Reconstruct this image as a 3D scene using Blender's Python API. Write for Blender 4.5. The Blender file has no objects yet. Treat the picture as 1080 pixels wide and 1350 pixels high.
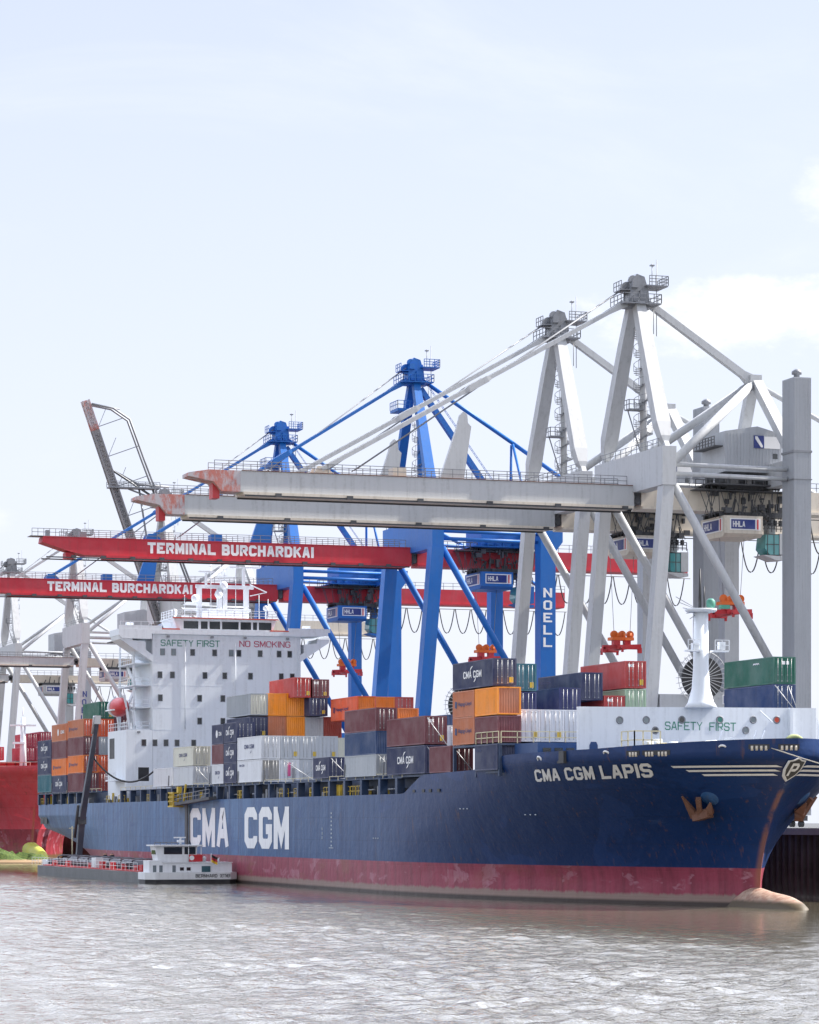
import bpy, bmesh, math, random
from math import sin, cos, pi, radians, sqrt, atan2
from mathutils import Vector, Matrix
R_ = random.Random(7)
sc = bpy.context.scene
COL = sc.collection

# ------------------------------------------------------------------ camera
# world frame: X runs along the berth (towards the ship's bow), Y runs from the river to the quay, Z up; metres
A = radians(18.4); SA, CA = sin(A), cos(A)
cd = bpy.data.cameras.new('camera'); cam = bpy.data.objects.new('camera', cd); COL.objects.link(cam)
cam.location = (302.0*CA, -302.0*SA, 6.8)
cam.rotation_euler = (radians(90), 0, radians(71.6))
cd.sensor_width = 36; cd.lens = 3900/1350*36; cd.shift_y = (1085-675)/1350
cd.clip_start = 1; cd.clip_end = 30000
sc.camera = cam

# ------------------------------------------------------------------ world, sun, exposure
SUN_EL, SUN_AZ = radians(45), radians(4)      # azimuth from +Y (quay side) towards +X (bow)
W = bpy.data.worlds.new('World'); sc.world = W; W.use_nodes = True
sun_d = bpy.data.lights.new('sun', 'SUN'); sun_d.energy = 5.0; sun_d.angle = radians(.5); sun_d.color = (1, .95, .87)
sun = bpy.data.objects.new('sun', sun_d); COL.objects.link(sun)
sv = Vector((cos(SUN_EL)*sin(SUN_AZ), cos(SUN_EL)*cos(SUN_AZ), sin(SUN_EL)))
sun.rotation_euler = sv.to_track_quat('Z', 'Y').to_euler()
sun.location = sv*500
vs = sc.view_settings
vs.view_transform = 'Standard'; vs.look = 'None'; vs.gamma = 1; vs.exposure = 0.98; vs.use_curve_mapping = False

class NT:
    def __init__(s, tree): s.t = tree; s.l = tree.links
    def n(s, typ, ins=None, **props):
        nd = s.t.nodes.new(typ)
        for k, v in props.items(): setattr(nd, k, v)
        for k, v in (ins or {}).items():
            if hasattr(v, 'is_output'): s.l.new(v, nd.inputs[k])
            else: nd.inputs[k].default_value = v
        return nd
    def m(s, op, a, b=0.0, c=None, clamp=False):
        nd = s.t.nodes.new('ShaderNodeMath'); nd.operation = op; nd.use_clamp = clamp
        for i, v in enumerate((a, b) if c is None else (a, b, c)):
            if hasattr(v, 'is_output'): s.l.new(v, nd.inputs[i])
            else: nd.inputs[i].default_value = v
        return nd.outputs[0]
    def mix(s, f, a, b):
        nd = s.t.nodes.new('ShaderNodeMix'); nd.data_type = 'RGBA'
        for i, v in ((0, f), (6, a), (7, b)):
            if hasattr(v, 'is_output'): s.l.new(v, nd.inputs[i])
            else: nd.inputs[i].default_value = (tuple(v)+(1,))[:4] if i > 0 else v
        return nd.outputs[2]
    def ss(s, x, lo, hi):
        nd = s.t.nodes.new('ShaderNodeMapRange'); nd.interpolation_type = 'SMOOTHSTEP'
        for k, v in (('Value', x), ('From Min', lo), ('From Max', hi)):
            if hasattr(v, 'is_output'): s.l.new(v, nd.inputs[k])
            else: nd.inputs[k].default_value = v
        return nd.outputs[0]
    def noise(s, vec, scale, detail=4, rough=.55, dist=0.0):
        nd = s.n('ShaderNodeTexNoise', {'Scale': scale, 'Detail': detail, 'Roughness': rough, 'Distortion': dist})
        s.l.new(vec, nd.inputs['Vector']); return nd.outputs['Fac']
    def scl(s, vec, v):
        nd = s.n('ShaderNodeVectorMath', operation='MULTIPLY'); s.l.new(vec, nd.inputs[0]); nd.inputs[1].default_value = v
        return nd.outputs[0]
    def add(s, a, b):
        nd = s.n('ShaderNodeVectorMath', operation='ADD')
        for i, v in enumerate((a, b)):
            if hasattr(v, 'is_output'): s.l.new(v, nd.inputs[i])
            else: nd.inputs[i].default_value = v
        return nd.outputs[0]

def build_world():
    t = W.node_tree; t.nodes.clear(); g = NT(t)
    out = g.n('ShaderNodeOutputWorld')
    sky = g.n('ShaderNodeTexSky', sky_type='NISHITA', sun_disc=False, sun_elevation=SUN_EL, sun_rotation=SUN_AZ,
              altitude=10, air_density=1.0, dust_density=1.2, ozone_density=1.6)
    co = g.n('ShaderNodeTexCoord').outputs['Generated']
    sep = g.n('ShaderNodeSeparateXYZ', {0: co})
    x, y, z = sep.outputs
    rt = g.m('ADD', g.m('MULTIPLY', x, SA), g.m('MULTIPLY', y, CA))
    fw = g.m('ADD', g.m('MULTIPLY', x, -CA), g.m('MULTIPLY', y, SA))
    az = g.m('ARCTAN2', rt, fw); el = g.m('ARCSINE', z)
    nz = g.noise(g.scl(co, (30, 30, 62)), 1.0, 8, .66)
    wisp = g.noise(g.scl(co, (5, 5, 16)), 1.0, 6, .62, .6)
    def blob(ca, ce, a, b, amp, lo, hi):
        u = g.m('POWER', g.m('ABSOLUTE', g.m('DIVIDE', g.m('SUBTRACT', az, ca), a)), 2.0)
        v = g.m('POWER', g.m('ABSOLUTE', g.m('DIVIDE', g.m('SUBTRACT', el, ce), b)), 2.0)
        d = g.m('SUBTRACT', g.m('ADD', 1.0, g.m('MULTIPLY', g.m('SUBTRACT', nz, .5), amp)), g.m('ADD', u, v))
        return g.ss(d, lo, hi)
    c1 = blob(.120, .1690, .056, .0125, 4.6, -.35, 1.5)
    c1b = blob(.113, .1765, .019, .0078, 3.4, -.1, 1.3)
    c2 = blob(.148, .2080, .018, .015, 4.0, -.2, 1.6)
    c3 = blob(-.150, .1000, .022, .007, 2.4, 0, 1.6)
    m1 = g.m('MAXIMUM', c1, c1b); m2 = g.m('MULTIPLY', g.m('MAXIMUM', c2, c3), .55)
    wis = g.m('MULTIPLY', g.ss(wisp, .5, .85), .22)
    # bright summer haze whitens the sky towards the horizon; unseen bright cloud added behind the camera to lift the shade
    up = g.m('SUBTRACT', 1.0, g.m('MAXIMUM', z, 0.0), clamp=True)
    hz = g.m('MULTIPLY', g.m('POWER', up, 1.35), .97)
    cm = g.m('MAXIMUM', g.m('MAXIMUM', m1, m2), wis)
    skc = g.n('ShaderNodeMix', {0: 1.0}, data_type='RGBA', blend_type='MULTIPLY'); g.l.new(sky.outputs[0], skc.inputs[6]); skc.inputs[7].default_value = (1.08, .952, 1.0, 1)
    c = g.mix(hz, skc.outputs[2], (4.2, 4.42, 5.08))
    c = g.mix(cm, c, (5.7, 5.7, 5.65))
    fill_nz = g.noise(g.scl(co, (2.2, 2.2, 4.0)), 1.0, 7, .6)
    back = g.m('MULTIPLY', g.ss(fw, .1, -.5), g.ss(fill_nz, .40, .62))
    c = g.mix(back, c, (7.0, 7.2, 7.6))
    high = g.m('MULTIPLY', g.m('MULTIPLY', g.m('MULTIPLY', g.ss(el, .274, .34), g.ss(el, 1.25, .8)), g.ss(fw, -.05, .3)), g.m('ADD', .55, g.m('MULTIPLY', g.ss(fill_nz, .36, .60), .45)))  # extra bright veil added above the view, unseen, to brighten the water
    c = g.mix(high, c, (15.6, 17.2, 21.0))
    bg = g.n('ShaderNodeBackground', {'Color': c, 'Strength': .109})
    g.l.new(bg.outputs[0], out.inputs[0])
build_world()

# ------------------------------------------------------------------ mesh helper
class MB:
    def __init__(s): s.v = []; s.f = []; s.sm = []
    def face(s, idx, smooth=False): s.f.append(tuple(idx)); s.sm.append(smooth)
    def hexa(s, p):
        b = len(s.v); s.v += [tuple(q) for q in p]
        for f in ((0,3,2,1),(4,5,6,7),(0,1,5,4),(1,2,6,5),(2,3,7,6),(3,0,4,7)): s.face([b+i for i in f])
        return s
    def box(s, a, b):
        (x0,y0,z0),(x1,y1,z1) = a, b
        return s.hexa([(x0,y0,z0),(x1,y0,z0),(x1,y1,z0),(x0,y1,z0),(x0,y0,z1),(x1,y0,z1),(x1,y1,z1),(x0,y1,z1)])
    def cbox(s, c, d): return s.box([c[i]-d[i]/2 for i in range(3)], [c[i]+d[i]/2 for i in range(3)])
    def frame(s, p, q, up=(0,0,1)):
        p, q = Vector(p), Vector(q); d = (q-p).normalized(); u = Vector(up)
        if abs(d.dot(u)) > .98: u = Vector((0,1,0)) if abs(d.y) < .9 else Vector((1,0,0))
        e1 = d.cross(u).normalized(); e2 = e1.cross(d).normalized()
        return p, q, e1, e2
    def beam(s, p, q, w, h, up=(0,0,1), w2=None, h2=None):
        p, q, e1, e2 = s.frame(p, q, up)
        w2 = w if w2 is None else w2; h2 = h if h2 is None else h2
        P = [p + e1*a*w/2 + e2*b*h/2 for a, b in ((-1,-1),(1,-1),(1,1),(-1,1))]
        Q = [q + e1*a*w2/2 + e2*b*h2/2 for a, b in ((-1,-1),(1,-1),(1,1),(-1,1))]
        return s.hexa(P+Q)
    def prismchain(s, pts, dims, up):
        # box section whose width and depth change along a chain of points
        n = len(pts); b = len(s.v)
        _, _, e1, e2 = s.frame(pts[0], pts[-1], up)
        for p, (w, h) in zip(pts, dims):
            p = Vector(p)
            s.v += [tuple(p + e1*a*w/2 + e2*c*h/2) for a, c in ((-1,-1),(1,-1),(1,1),(-1,1))]
        for i in range(n-1):
            for k in range(4): s.face((b+4*i+k, b+4*i+(k+1) % 4, b+4*i+4+(k+1) % 4, b+4*i+4+k))
        s.face((b+3,b+2,b+1,b)); e = b+4*(n-1); s.face((e,e+1,e+2,e+3)); return s
    def tube(s, p, q, r, n=8, r2=None, caps=True):
        p, q, e1, e2 = s.frame(p, q); r2 = r if r2 is None else r2; b = len(s.v)
        for c, rr in ((p, r), (q, r2)):
            for i in range(n):
                a = 2*pi*i/n; s.v.append(tuple(c + e1*cos(a)*rr + e2*sin(a)*rr))
        for i in range(n): j = (i+1) % n; s.face((b+i, b+j, b+n+j, b+n+i), True)
        if caps: s.face([b+i for i in range(n)][::-1]); s.face([b+n+i for i in range(n)])
        return s
    def path(s, pts, r, n=5):
        pts = [Vector(p) for p in pts]; b = len(s.v)
        for k, p in enumerate(pts):
            d = (pts[min(k+1, len(pts)-1)] - pts[max(k-1, 0)])
            _, _, e1, e2 = s.frame((0,0,0), d, (.13,.9,.4))
            for i in range(n):
                a = 2*pi*i/n; s.v.append(tuple(p + e1*cos(a)*r + e2*sin(a)*r))
        for k in range(len(pts)-1):
            for i in range(n): j = (i+1) % n; s.face((b+k*n+i, b+k*n+j, b+(k+1)*n+j, b+(k+1)*n+i), True)
        s.face([b+i for i in range(n)][::-1]); e = b+(len(pts)-1)*n; s.face([e+i for i in range(n)])
        return s
    def lathe(s, c, prof, axis=(0,0,1), n=16, smooth=True):
        c = Vector(c); _, _, e1, e2 = s.frame((0,0,0), axis); ax = Vector(axis).normalized(); b = len(s.v)
        for r, h in prof:
            for i in range(n):
                a = 2*pi*i/n; s.v.append(tuple(c + ax*h + e1*cos(a)*r + e2*sin(a)*r))
        for k in range(len(prof)-1):
            for i in range(n): j = (i+1) % n; s.face((b+k*n+i, b+k*n+j, b+(k+1)*n+j, b+(k+1)*n+i), smooth)
        s.face([b+i for i in range(n)][::-1]); e = b+(len(prof)-1)*n; s.face([e+i for i in range(n)])
        return s
    def extr(s, prof, axis, lo, hi):
        # profile extruded along axis: 0 -> (y,z), 1 -> (x,z), 2 -> (x,y)
        def P(u, v, a): return ((a,u,v), (u,a,v), (u,v,a))[axis]
        b = len(s.v); n = len(prof)
        s.v += [P(u, v, lo) for u, v in prof] + [P(u, v, hi) for u, v in prof]
        for i in range(n): j = (i+1) % n; s.face((b+i, b+j, b+n+j, b+n+i))
        s.face([b+i for i in range(n)][::-1]); s.face([b+n+i for i in range(n)]); return s
    def disc(s, c, r, axis, th, n=20): return s.lathe(c, [(r, -th/2), (r, th/2)], axis, n, False)
    def ring(s, c, r, tr, axis, n=28, m=6):
        c = Vector(c); _, _, e1, e2 = s.frame((0,0,0), axis); ax = Vector(axis).normalized(); b = len(s.v)
        for i in range(n):
            a = 2*pi*i/n; d = e1*cos(a)+e2*sin(a)
            for k in range(m):
                q = 2*pi*k/m; s.v.append(tuple(c + d*(r+tr*cos(q)) + ax*tr*sin(q)))
        for i in range(n):
            for k in range(m):
                i2, k2 = (i+1) % n, (k+1) % m; s.face((b+i*m+k, b+i2*m+k, b+i2*m+k2, b+i*m+k2), True)
        return s
    def rail(s, pts, h=1.1, r=.03, step=1.8, bars=2):
        for p, q in zip(pts, pts[1:]):
            p, q = Vector(p), Vector(q); L = (q-p).length; n = max(1, round(L/step)); up = Vector((0,0,h))
            for i in range(n+1):
                a = p.lerp(q, i/n); s.beam(a, a+up, 2*r, 2*r, (1,0,0))
            for k in range(1, bars+1): s.beam(p+up*k/bars, q+up*k/bars, 2*r, 2*r)
        return s
    def mesh(s, name, off=(0,0,0)):
        me = bpy.data.meshes.new(name)
        me.from_pydata([(v[0]-off[0], v[1]-off[1], v[2]-off[2]) for v in s.v], [], s.f)
        me.polygons.foreach_set('use_smooth', s.sm); me.update()
        bm = bmesh.new(); bm.from_mesh(me); bmesh.ops.recalc_face_normals(bm, faces=bm.faces); bm.to_mesh(me); bm.free()
        return me

ORG = {}
def thing(name, label, cat, loc=(0,0,0), group=None):
    o = bpy.data.objects.new(name, None); COL.objects.link(o); o.location = loc; o.empty_display_size = .5
    ORG[o.name] = Vector(loc); o['label'] = label; o['category'] = cat
    if group: o['group'] = group
    return o
def islands(mb):
    par = list(range(len(mb.v)))
    def find(i):
        while par[i] != i: par[i] = par[par[i]]; i = par[i]
        return i
    for f in mb.f:
        for i in f[1:]: par[find(i)] = find(f[0])
    out = {}
    for f, q in zip(mb.f, mb.sm):
        m = out.setdefault(find(f[0]), (MB(), {})); nm, mp = m; idx = []
        for i in f:
            if i not in mp: mp[i] = len(nm.v); nm.v.append(mb.v[i])
            idx.append(mp[i])
        nm.face(idx, q)
    return [m for m, _ in out.values()]
def obs(name, mb, mat, parent=None):
    # every separate piece a part of its own
    return [ob(name, m, mat, parent) for m in islands(mb)]
def ob(name, mb, mat, parent=None, label=None, cat=None, group=None, kind=None):
    off = ORG[parent.name] if parent else Vector((0,0,0))
    me = mb.mesh(name, off) if isinstance(mb, MB) else mb
    if mat: me.materials.append(mat)
    o = bpy.data.objects.new(name, me); COL.objects.link(o)
    if parent: o.parent = parent; ORG[o.name] = off
    if label: o['label'] = label
    if cat: o['category'] = cat
    if group: o['group'] = group
    if kind: o['kind'] = kind
    return o
def solo(name, mb, mat, label, cat, group=None):
    # a thing of one mesh, its origin at its base
    n = len(mb.v); c = (sum(v[0] for v in mb.v)/n, sum(v[1] for v in mb.v)/n, min(v[2] for v in mb.v))
    o = ob(name, mb.mesh(name, c), mat, None, label, cat, group); o.location = c; ORG[o.name] = Vector(c); return o

# ------------------------------------------------------------------ lettering
_TX = {}
def text_mesh(s, bold=.02, sub=0):
    key = (s, bold, sub)
    if key in _TX: return _TX[key]
    cu = bpy.data.curves.new('t', 'FONT'); cu.body = s; cu.offset = bold; cu.resolution_u = 3
    o = bpy.data.objects.new('t', cu); COL.objects.link(o)
    dg = bpy.context.evaluated_depsgraph_get(); dg.update()
    me = bpy.data.meshes.new_from_object(o.evaluated_get(dg))
    bpy.data.objects.remove(o); bpy.data.curves.remove(cu)
    if sub:
        bm = bmesh.new(); bm.from_mesh(me); bmesh.ops.triangulate(bm, faces=bm.faces)
        for _ in range(sub): bmesh.ops.subdivide_edges(bm, edges=bm.edges, cuts=1, use_grid_fill=True)
        bmesh.ops.triangulate(bm, faces=bm.faces)
        bm.to_mesh(me); bm.free()
    vs_ = [tuple(v.co) for v in me.vertices]; fs = [tuple(p.vertices) for p in me.polygons]
    x0, x1 = min(v[0] for v in vs_), max(v[0] for v in vs_); y0, y1 = min(v[1] for v in vs_), max(v[1] for v in vs_)
    vs_ = [((v[0]-x0)/(x1-x0), (v[1]-y0)/(y1-y0)) for v in vs_]
    bpy.data.meshes.remove(me)
    _TX[key] = (vs_, fs); return _TX[key]
# block capitals drawn as mitred strokes on a unit cell, the strokes of one letter a hair apart in depth
_cA, _cO = [(1,.76),(1,.86),(.8,1),(.2,1),(0,.86),(0,.14),(.2,0),(.8,0),(1,.14),(1,.24)], [(.2,1),(0,.86),(0,.14),(.2,0),(.8,0),(1,.14),(1,.86),(.8,1),(.2,1)]
GLY = {'C':[_cA], 'O':[_cO], 'G':[_cA[:-1]+[(1,.46),(.55,.46)]], 'D':[[(0,0),(0,1),(.72,1),(1,.82),(1,.18),(.72,0),(0,0)]],
 'A':[[(0,0),(.40,1),(.60,1),(1,0)],[(.2,.30),(.8,.30)]], 'M':[[(0,0),(0,1)],[(1,0),(1,1)],[(.04,1),(.5,.12),(.96,1)]], 'N':[[(0,0),(0,1)],[(1,0),(1,1)],[(.03,1),(.97,0)]],
 'S':[[(1,.76),(1,.87),(.82,1),(.18,1),(0,.87),(0,.63),(.18,.51),(.82,.49),(1,.37),(1,.13),(.82,0),(.18,0),(0,.13),(0,.24)]],
 'E':[[(1,1),(0,1),(0,0),(1,0)],[(.1,.51),(.86,.51)]], 'F':[[(1,1),(0,1),(0,0)],[(.1,.5),(.86,.5)]], 'T':[[(0,1),(1,1)],[(.5,.95),(.5,0)]],
 'Y':[[(0,1),(.5,.46),(1,1)],[(.5,.5),(.5,0)]], 'I':[[(.5,0),(.5,1)]], 'R':[[(0,0),(0,1),(.8,1),(1,.86),(1,.6),(.8,.46),(.1,.46)],[(.55,.44),(1,0)]],
 'P':[[(0,0),(0,1),(.8,1),(1,.86),(1,.58),(.8,.44),(.1,.44)]], 'B':[[(0,0),(0,1),(.78,1),(.95,.88),(.95,.64),(.78,.52),(1,.38),(1,.13),(.82,0),(0,0)],[(.1,.52),(.72,.52)]],
 'K':[[(0,0),(0,1)],[(.98,1),(.1,.42)],[(.38,.6),(1,0)]], 'L':[[(0,1),(0,0),(1,0)]], 'U':[[(0,1),(0,.16),(.2,0),(.8,0),(1,.16),(1,1)]], 'H':[[(0,0),(0,1)],[(1,0),(1,1)],[(.1,.5),(.9,.5)]]}
def put_text(mb, s, fn, bold=.02, sub=0, th=.19, wide=.72):
    """fn maps (u, v, d) to a point, u and v over the box of the writing, d metres proud"""
    if any(ch != ' ' and ch not in GLY for ch in s):
        v, f = text_mesh(s, bold, sub); b = len(mb.v)
        mb.v += [tuple(fn(p[0], p[1], 0)) for p in v]
        for q in f: mb.face([b+i for i in q])
        return mb
    adv = []; x = 0
    for ch in s:
        w = .42 if ch == ' ' else th if ch == 'I' else wide*1.12 if ch == 'M' else wide
        adv.append((x, w)); x += w+(.10 if ch != ' ' else 0)
    tot = x-.10; nsub = max(1, sub*2)
    for ch, (x0, w) in zip(s, adv):
        if ch == ' ': continue
        h = th/2; cell = lambda p: Vector((x0+h+p[0]*max(w-th, 0), h+p[1]*(1-th)))
        for k, st in enumerate(GLY[ch]):
            P = [cell(p) for p in st]; closed = st[0] == st[-1]; n = len(P); L, Rr = [], []
            for i in range(n):
                d0 = (P[i]-P[i-1]).normalized() if i > 0 else (P[-1]-P[-2]).normalized() if closed else (P[1]-P[0]).normalized()
                d1 = (P[i+1]-P[i]).normalized() if i < n-1 else (P[1]-P[0]).normalized() if closed else d0
                n0, n1 = Vector((-d0.y, d0.x)), Vector((-d1.y, d1.x)); m = (n0+n1); m = m/max(m.length_squared, .35)*2
                p = P[i]
                def atedge(d): q_ = st[i][0] if abs(d.x) > abs(d.y)*.5 and abs(d.y) < .3 else st[i][1]; return q_ in (0, 1)
                if not closed and i == 0 and atedge(d1): p = p-d1*h
                if not closed and i == n-1 and atedge(d0): p = p+d0*h
                L.append(p+m*h); Rr.append(p-m*h)
            cl = lambda q: (min(max(q.x, x0), x0+w)/tot, min(max(q.y, 0), 1))
            b = len(mb.v); cnt = 0
            for i in range(n-1):
                for j in range(nsub+(i == n-2)):
                    t = j/nsub
                    mb.v.append(tuple(fn(*cl(L[i].lerp(L[i+1], t)), .004*k))); mb.v.append(tuple(fn(*cl(Rr[i].lerp(Rr[i+1], t)), .004*k))); cnt += 1
            for i in range(cnt-1): mb.face((b+2*i, b+2*i+1, b+2*i+3, b+2*i+2))
    return mb
def text_on(mb, s, o, ux, uy, bold=.02, th=.19, wide=.72):
    o, ux, uy = Vector(o), Vector(ux), Vector(uy); n = ux.cross(uy).normalized()
    return put_text(mb, s, lambda u, v, d=0: o+ux*u+uy*v+n*d, bold, 0, th, wide)

# ------------------------------------------------------------------ materials
def new_mat(name):
    m = bpy.data.materials.new(name); m.use_nodes = True; m.node_tree.nodes.clear(); g = NT(m.node_tree)
    out = g.n('ShaderNodeOutputMaterial'); b = g.n('ShaderNodeBsdfPrincipled'); g.l.new(b.outputs[0], out.inputs[0])
    return m, g, b
_PM = {}
def tip_mat():
    # red warning paint worn through to the grey below
    m, g, b = new_mat('worn_boom_tip_paint'); p = g.n('ShaderNodeNewGeometry').outputs['Position']
    n1 = g.noise(g.scl(p, (1.2,1.2,.5)), 1.0, 7, .75); n2 = g.noise(p, .3, 3)
    f = g.ss(g.m('ADD', g.m('MULTIPLY', n1, .75), g.m('MULTIPLY', n2, .35)), .46, .62)
    c = g.mix(f, (.45,.15,.12), (.45,.42,.44)); c = g.mix(g.m('MULTIPLY', g.ss(n1, .62, .75), .6), c, (.16,.08,.05))
    g.l.new(c, b.inputs['Base Color']); b.inputs['Roughness'].default_value = .6; return m
def paint(name, rgb, rough=.5, dirt=.3, rust=0.0, metal=0.0, bump=.0, scale=1.0, fade=.15, spec=.4):
    if name in _PM: return _PM[name]
    m, g, b = new_mat(name)
    co = g.n('ShaderNodeTexCoord').outputs['Object']; ri = g.n('ShaderNodeObjectInfo').outputs['Random']
    off = g.n('ShaderNodeCombineXYZ', {0: g.m('MULTIPLY', ri, 91.), 1: g.m('MULTIPLY', ri, 37.), 2: g.m('MULTIPLY', ri, 53.)}).outputs[0]
    v = g.scl(g.add(co, off), (scale,)*3)
    n1 = g.noise(v, .33, 5, .6); n2 = g.noise(v, 2.6, 5, .65)
    st = g.noise(g.scl(v, (1.9, 1.9, .13)), 1.0, 4, .6)
    c = g.mix(g.m('MULTIPLY', g.ss(n1, .3, .75), fade), rgb, tuple(min(1, .55*q+.32) for q in rgb))
    d = g.m('MULTIPLY', g.m('MULTIPLY', g.ss(st, .42, .78), g.ss(n2, .25, .7)), dirt)
    c = g.mix(d, c, (.07, .06, .05))
    if rust:
        rm = g.m('MULTIPLY', g.ss(g.m('ADD', g.m('MULTIPLY', n2, .6), g.m('MULTIPLY', st, .5)), .78-.25*rust, .92-.2*rust), .9)
        c = g.mix(rm, c, (.2, .075, .03))
    g.l.new(c, b.inputs['Base Color'])
    g.l.new(g.m('ADD', rough-.08, g.m('MULTIPLY', n2, .2)), b.inputs['Roughness'])
    b.inputs['Metallic'].default_value = metal; b.inputs['Specular IOR Level'].default_value = spec
    if bump:
        bp = g.n('ShaderNodeBump', {'Strength': bump, 'Distance': .05, 'Height': n2}); g.l.new(bp.outputs[0], b.inputs['Normal'])
    _PM[name] = m; return m
def glass(name, rgb, rough=.08):
    m, g, b = new_mat(name)
    co = g.n('ShaderNodeTexCoord').outputs['Object']; n = g.noise(co, .8, 3)
    g.l.new(g.mix(n, rgb, tuple(q*.5 for q in rgb)), b.inputs['Base Color'])
    b.inputs['Roughness'].default_value = rough; b.inputs['Specular IOR Level'].default_value = .8; return m

M = {}
M['gray'] = paint('crane_gray_paint', (.455,.47,.485), .5, .32, .14, fade=.12)
M['grayclad'] = paint('crane_cladding', (.37,.39,.42), .55, .3, .05)
M['cream'] = paint('crane_cream_paint', (.62,.56,.47), .5, .35, .2)
M['blue'] = paint('crane_blue_paint', (.003,.12,.43), .45, .25, .03, fade=.05)
M['red'] = paint('boom_red_paint', (.50,.024,.042), .5, .3, .05, fade=.1)
M['tipred'] = tip_mat()
M['orangered'] = paint('orange_red_paint', (.62,.075,.03), .5, .2, .05)
M['dark'] = paint('dark_machinery', (.055,.058,.065), .6, .4, .2)
M['midgray'] = paint('galvanised_steel', (.22,.23,.25), .5, .3, .15, metal=.3)
M['latticegray'] = paint('weathered_lattice', (.24,.235,.245), .6, .3, .3)
M['shipredp'] = paint('spreader_red', (.52,.022,.03), .45, .3, .05)
M['cable'] = paint('black_cable', (.02,.02,.022), .6, .1)
M['white'] = paint('ship_white_paint', (.73,.77,.81), .45, .22, .10, fade=.1)
M['letter'] = paint('white_lettering_paint', (.82,.82,.82), .55, .22, .0)
M['navyletter'] = paint('navy_lettering', (.015,.03,.13), .5, .1)
M['greenletter'] = paint('green_lettering', (.045,.24,.17), .5, .2)
M['redletter'] = paint('red_lettering', (.46,.05,.11), .5, .2)
M['blackletter'] = paint('black_lettering', (.015,.015,.018), .5, .1)
M['signblue'] = paint('sign_blue', (.012,.03,.19), .4, .05)
M['signwhite'] = paint('sign_white', (.78,.78,.78), .4, .05)
M['signred'] = paint('sign_red', (.55,.02,.03), .4, .05)
M['tealglass'] = glass('teal_cab_glass', (.10,.42,.42))
M['darkglass'] = glass('dark_window_glass', (.012,.018,.024))
M['palglass'] = glass('curtained_window_glass', (.20,.25,.27))
M['deckblue'] = paint('deck_blue_paint', (.013,.04,.105), .5, .4, .15, fade=.15)
M['navyblue'] = paint('bow_blue_paint', (.008,.05,.17), .42, .3, .08, fade=.1)
M['bar'] = paint('galvanised_bar', (.45,.46,.47), .4, .3, .2, metal=.4)
M['yellow'] = paint('safety_yellow', (.62,.43,.04), .5, .3, .1)
M['palerail'] = paint('pale_rail_paint', (.62,.56,.36), .5, .2, .1)
M['orange'] = paint('bright_orange_paint', (.72,.15,.012), .5, .15)
M['rust'] = paint('rusted_iron', (.17,.07,.04), .85, .7, .6, bump=.6, scale=2.)
M['black'] = paint('black_paint', (.012,.013,.016), .5, .2)
M['concrete'] = paint('quay_concrete', (.30,.29,.27), .85, .4, bump=.2)
M['quaywall'] = paint('dark_quay_piling', (.035,.03,.028), .75, .6, .4, bump=.3)
M['asphalt'] = paint('terminal_asphalt', (.07,.07,.07), .85, .3)
M['rope'] = paint('mooring_rope', (.5,.46,.38), .9, .2)
M['skin'] = paint('skin', (.5,.28,.2), .6, .05)
M['clothes'] = paint('dark_work_clothes', (.02,.022,.03), .85, .1)
M['boatred'] = paint('lifeboat_red', (.58,.025,.03), .4, .15)
M['decred'] = paint('barge_deck_red', (.55,.05,.05), .6, .4, .1)
M['bargegray'] = paint('barge_hull_gray', (.085,.09,.095), .5, .4, .2)
M['bargewhite'] = paint('barge_white_paint', (.72,.73,.74), .45, .2, .05)

def lerp(a, b, u): return a+(b-a)*u
def interp(x, pts):
    if x <= pts[0][0]: return pts[0][1]
    for (x0, y0), (x1, y1) in zip(pts, pts[1:]):
        if x <= x1: return lerp(y0, y1, (x-x0)/(x1-x0))
    return pts[-1][1]

# ------------------------------------------------------------------ setting: water, ground, quay, bank
def water_mat():
    m, g, b = new_mat('river_water')
    p = g.n('ShaderNodeNewGeometry').outputs['Position']
    n = g.noise(p, .05, 3); c = g.mix(n, (.135,.117,.080), (.122,.110,.082))
    g.l.new(c, b.inputs['Base Color'])
    b.inputs['Roughness'].default_value = .06; b.inputs['IOR'].default_value = 1.5
    rot = g.n('ShaderNodeMapping', {'Vector': p, 'Rotation': (0,0,radians(-62)), 'Scale': (1,1,1)}).outputs[0]
    a2 = g.noise(g.scl(rot, (2.2, 1.3, 1)), 1.0, 3, .6, .9)
    a3 = g.noise(g.scl(rot, (7.0, 4.5, 1)), 1.0, 2, .6, .4)
    h = g.m('ADD', g.m('MULTIPLY', a2, .14), g.m('MULTIPLY', a3, .05))
    lee = g.m('ADD', .15, g.m('MULTIPLY', g.ss(g.n('ShaderNodeSeparateXYZ', {0: p}).outputs[1], -6., -38.), .85))   # calmer under the ship's side
    bp = g.n('ShaderNodeBump', {'Strength': 1.0, 'Distance': WAVE_BUMP, 'Height': g.m('MULTIPLY', h, lee)})
    g.l.new(bp.outputs[0], b.inputs['Normal']); return m
WAVE_BUMP, WAVE_SLOPE = .85, .14
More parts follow.
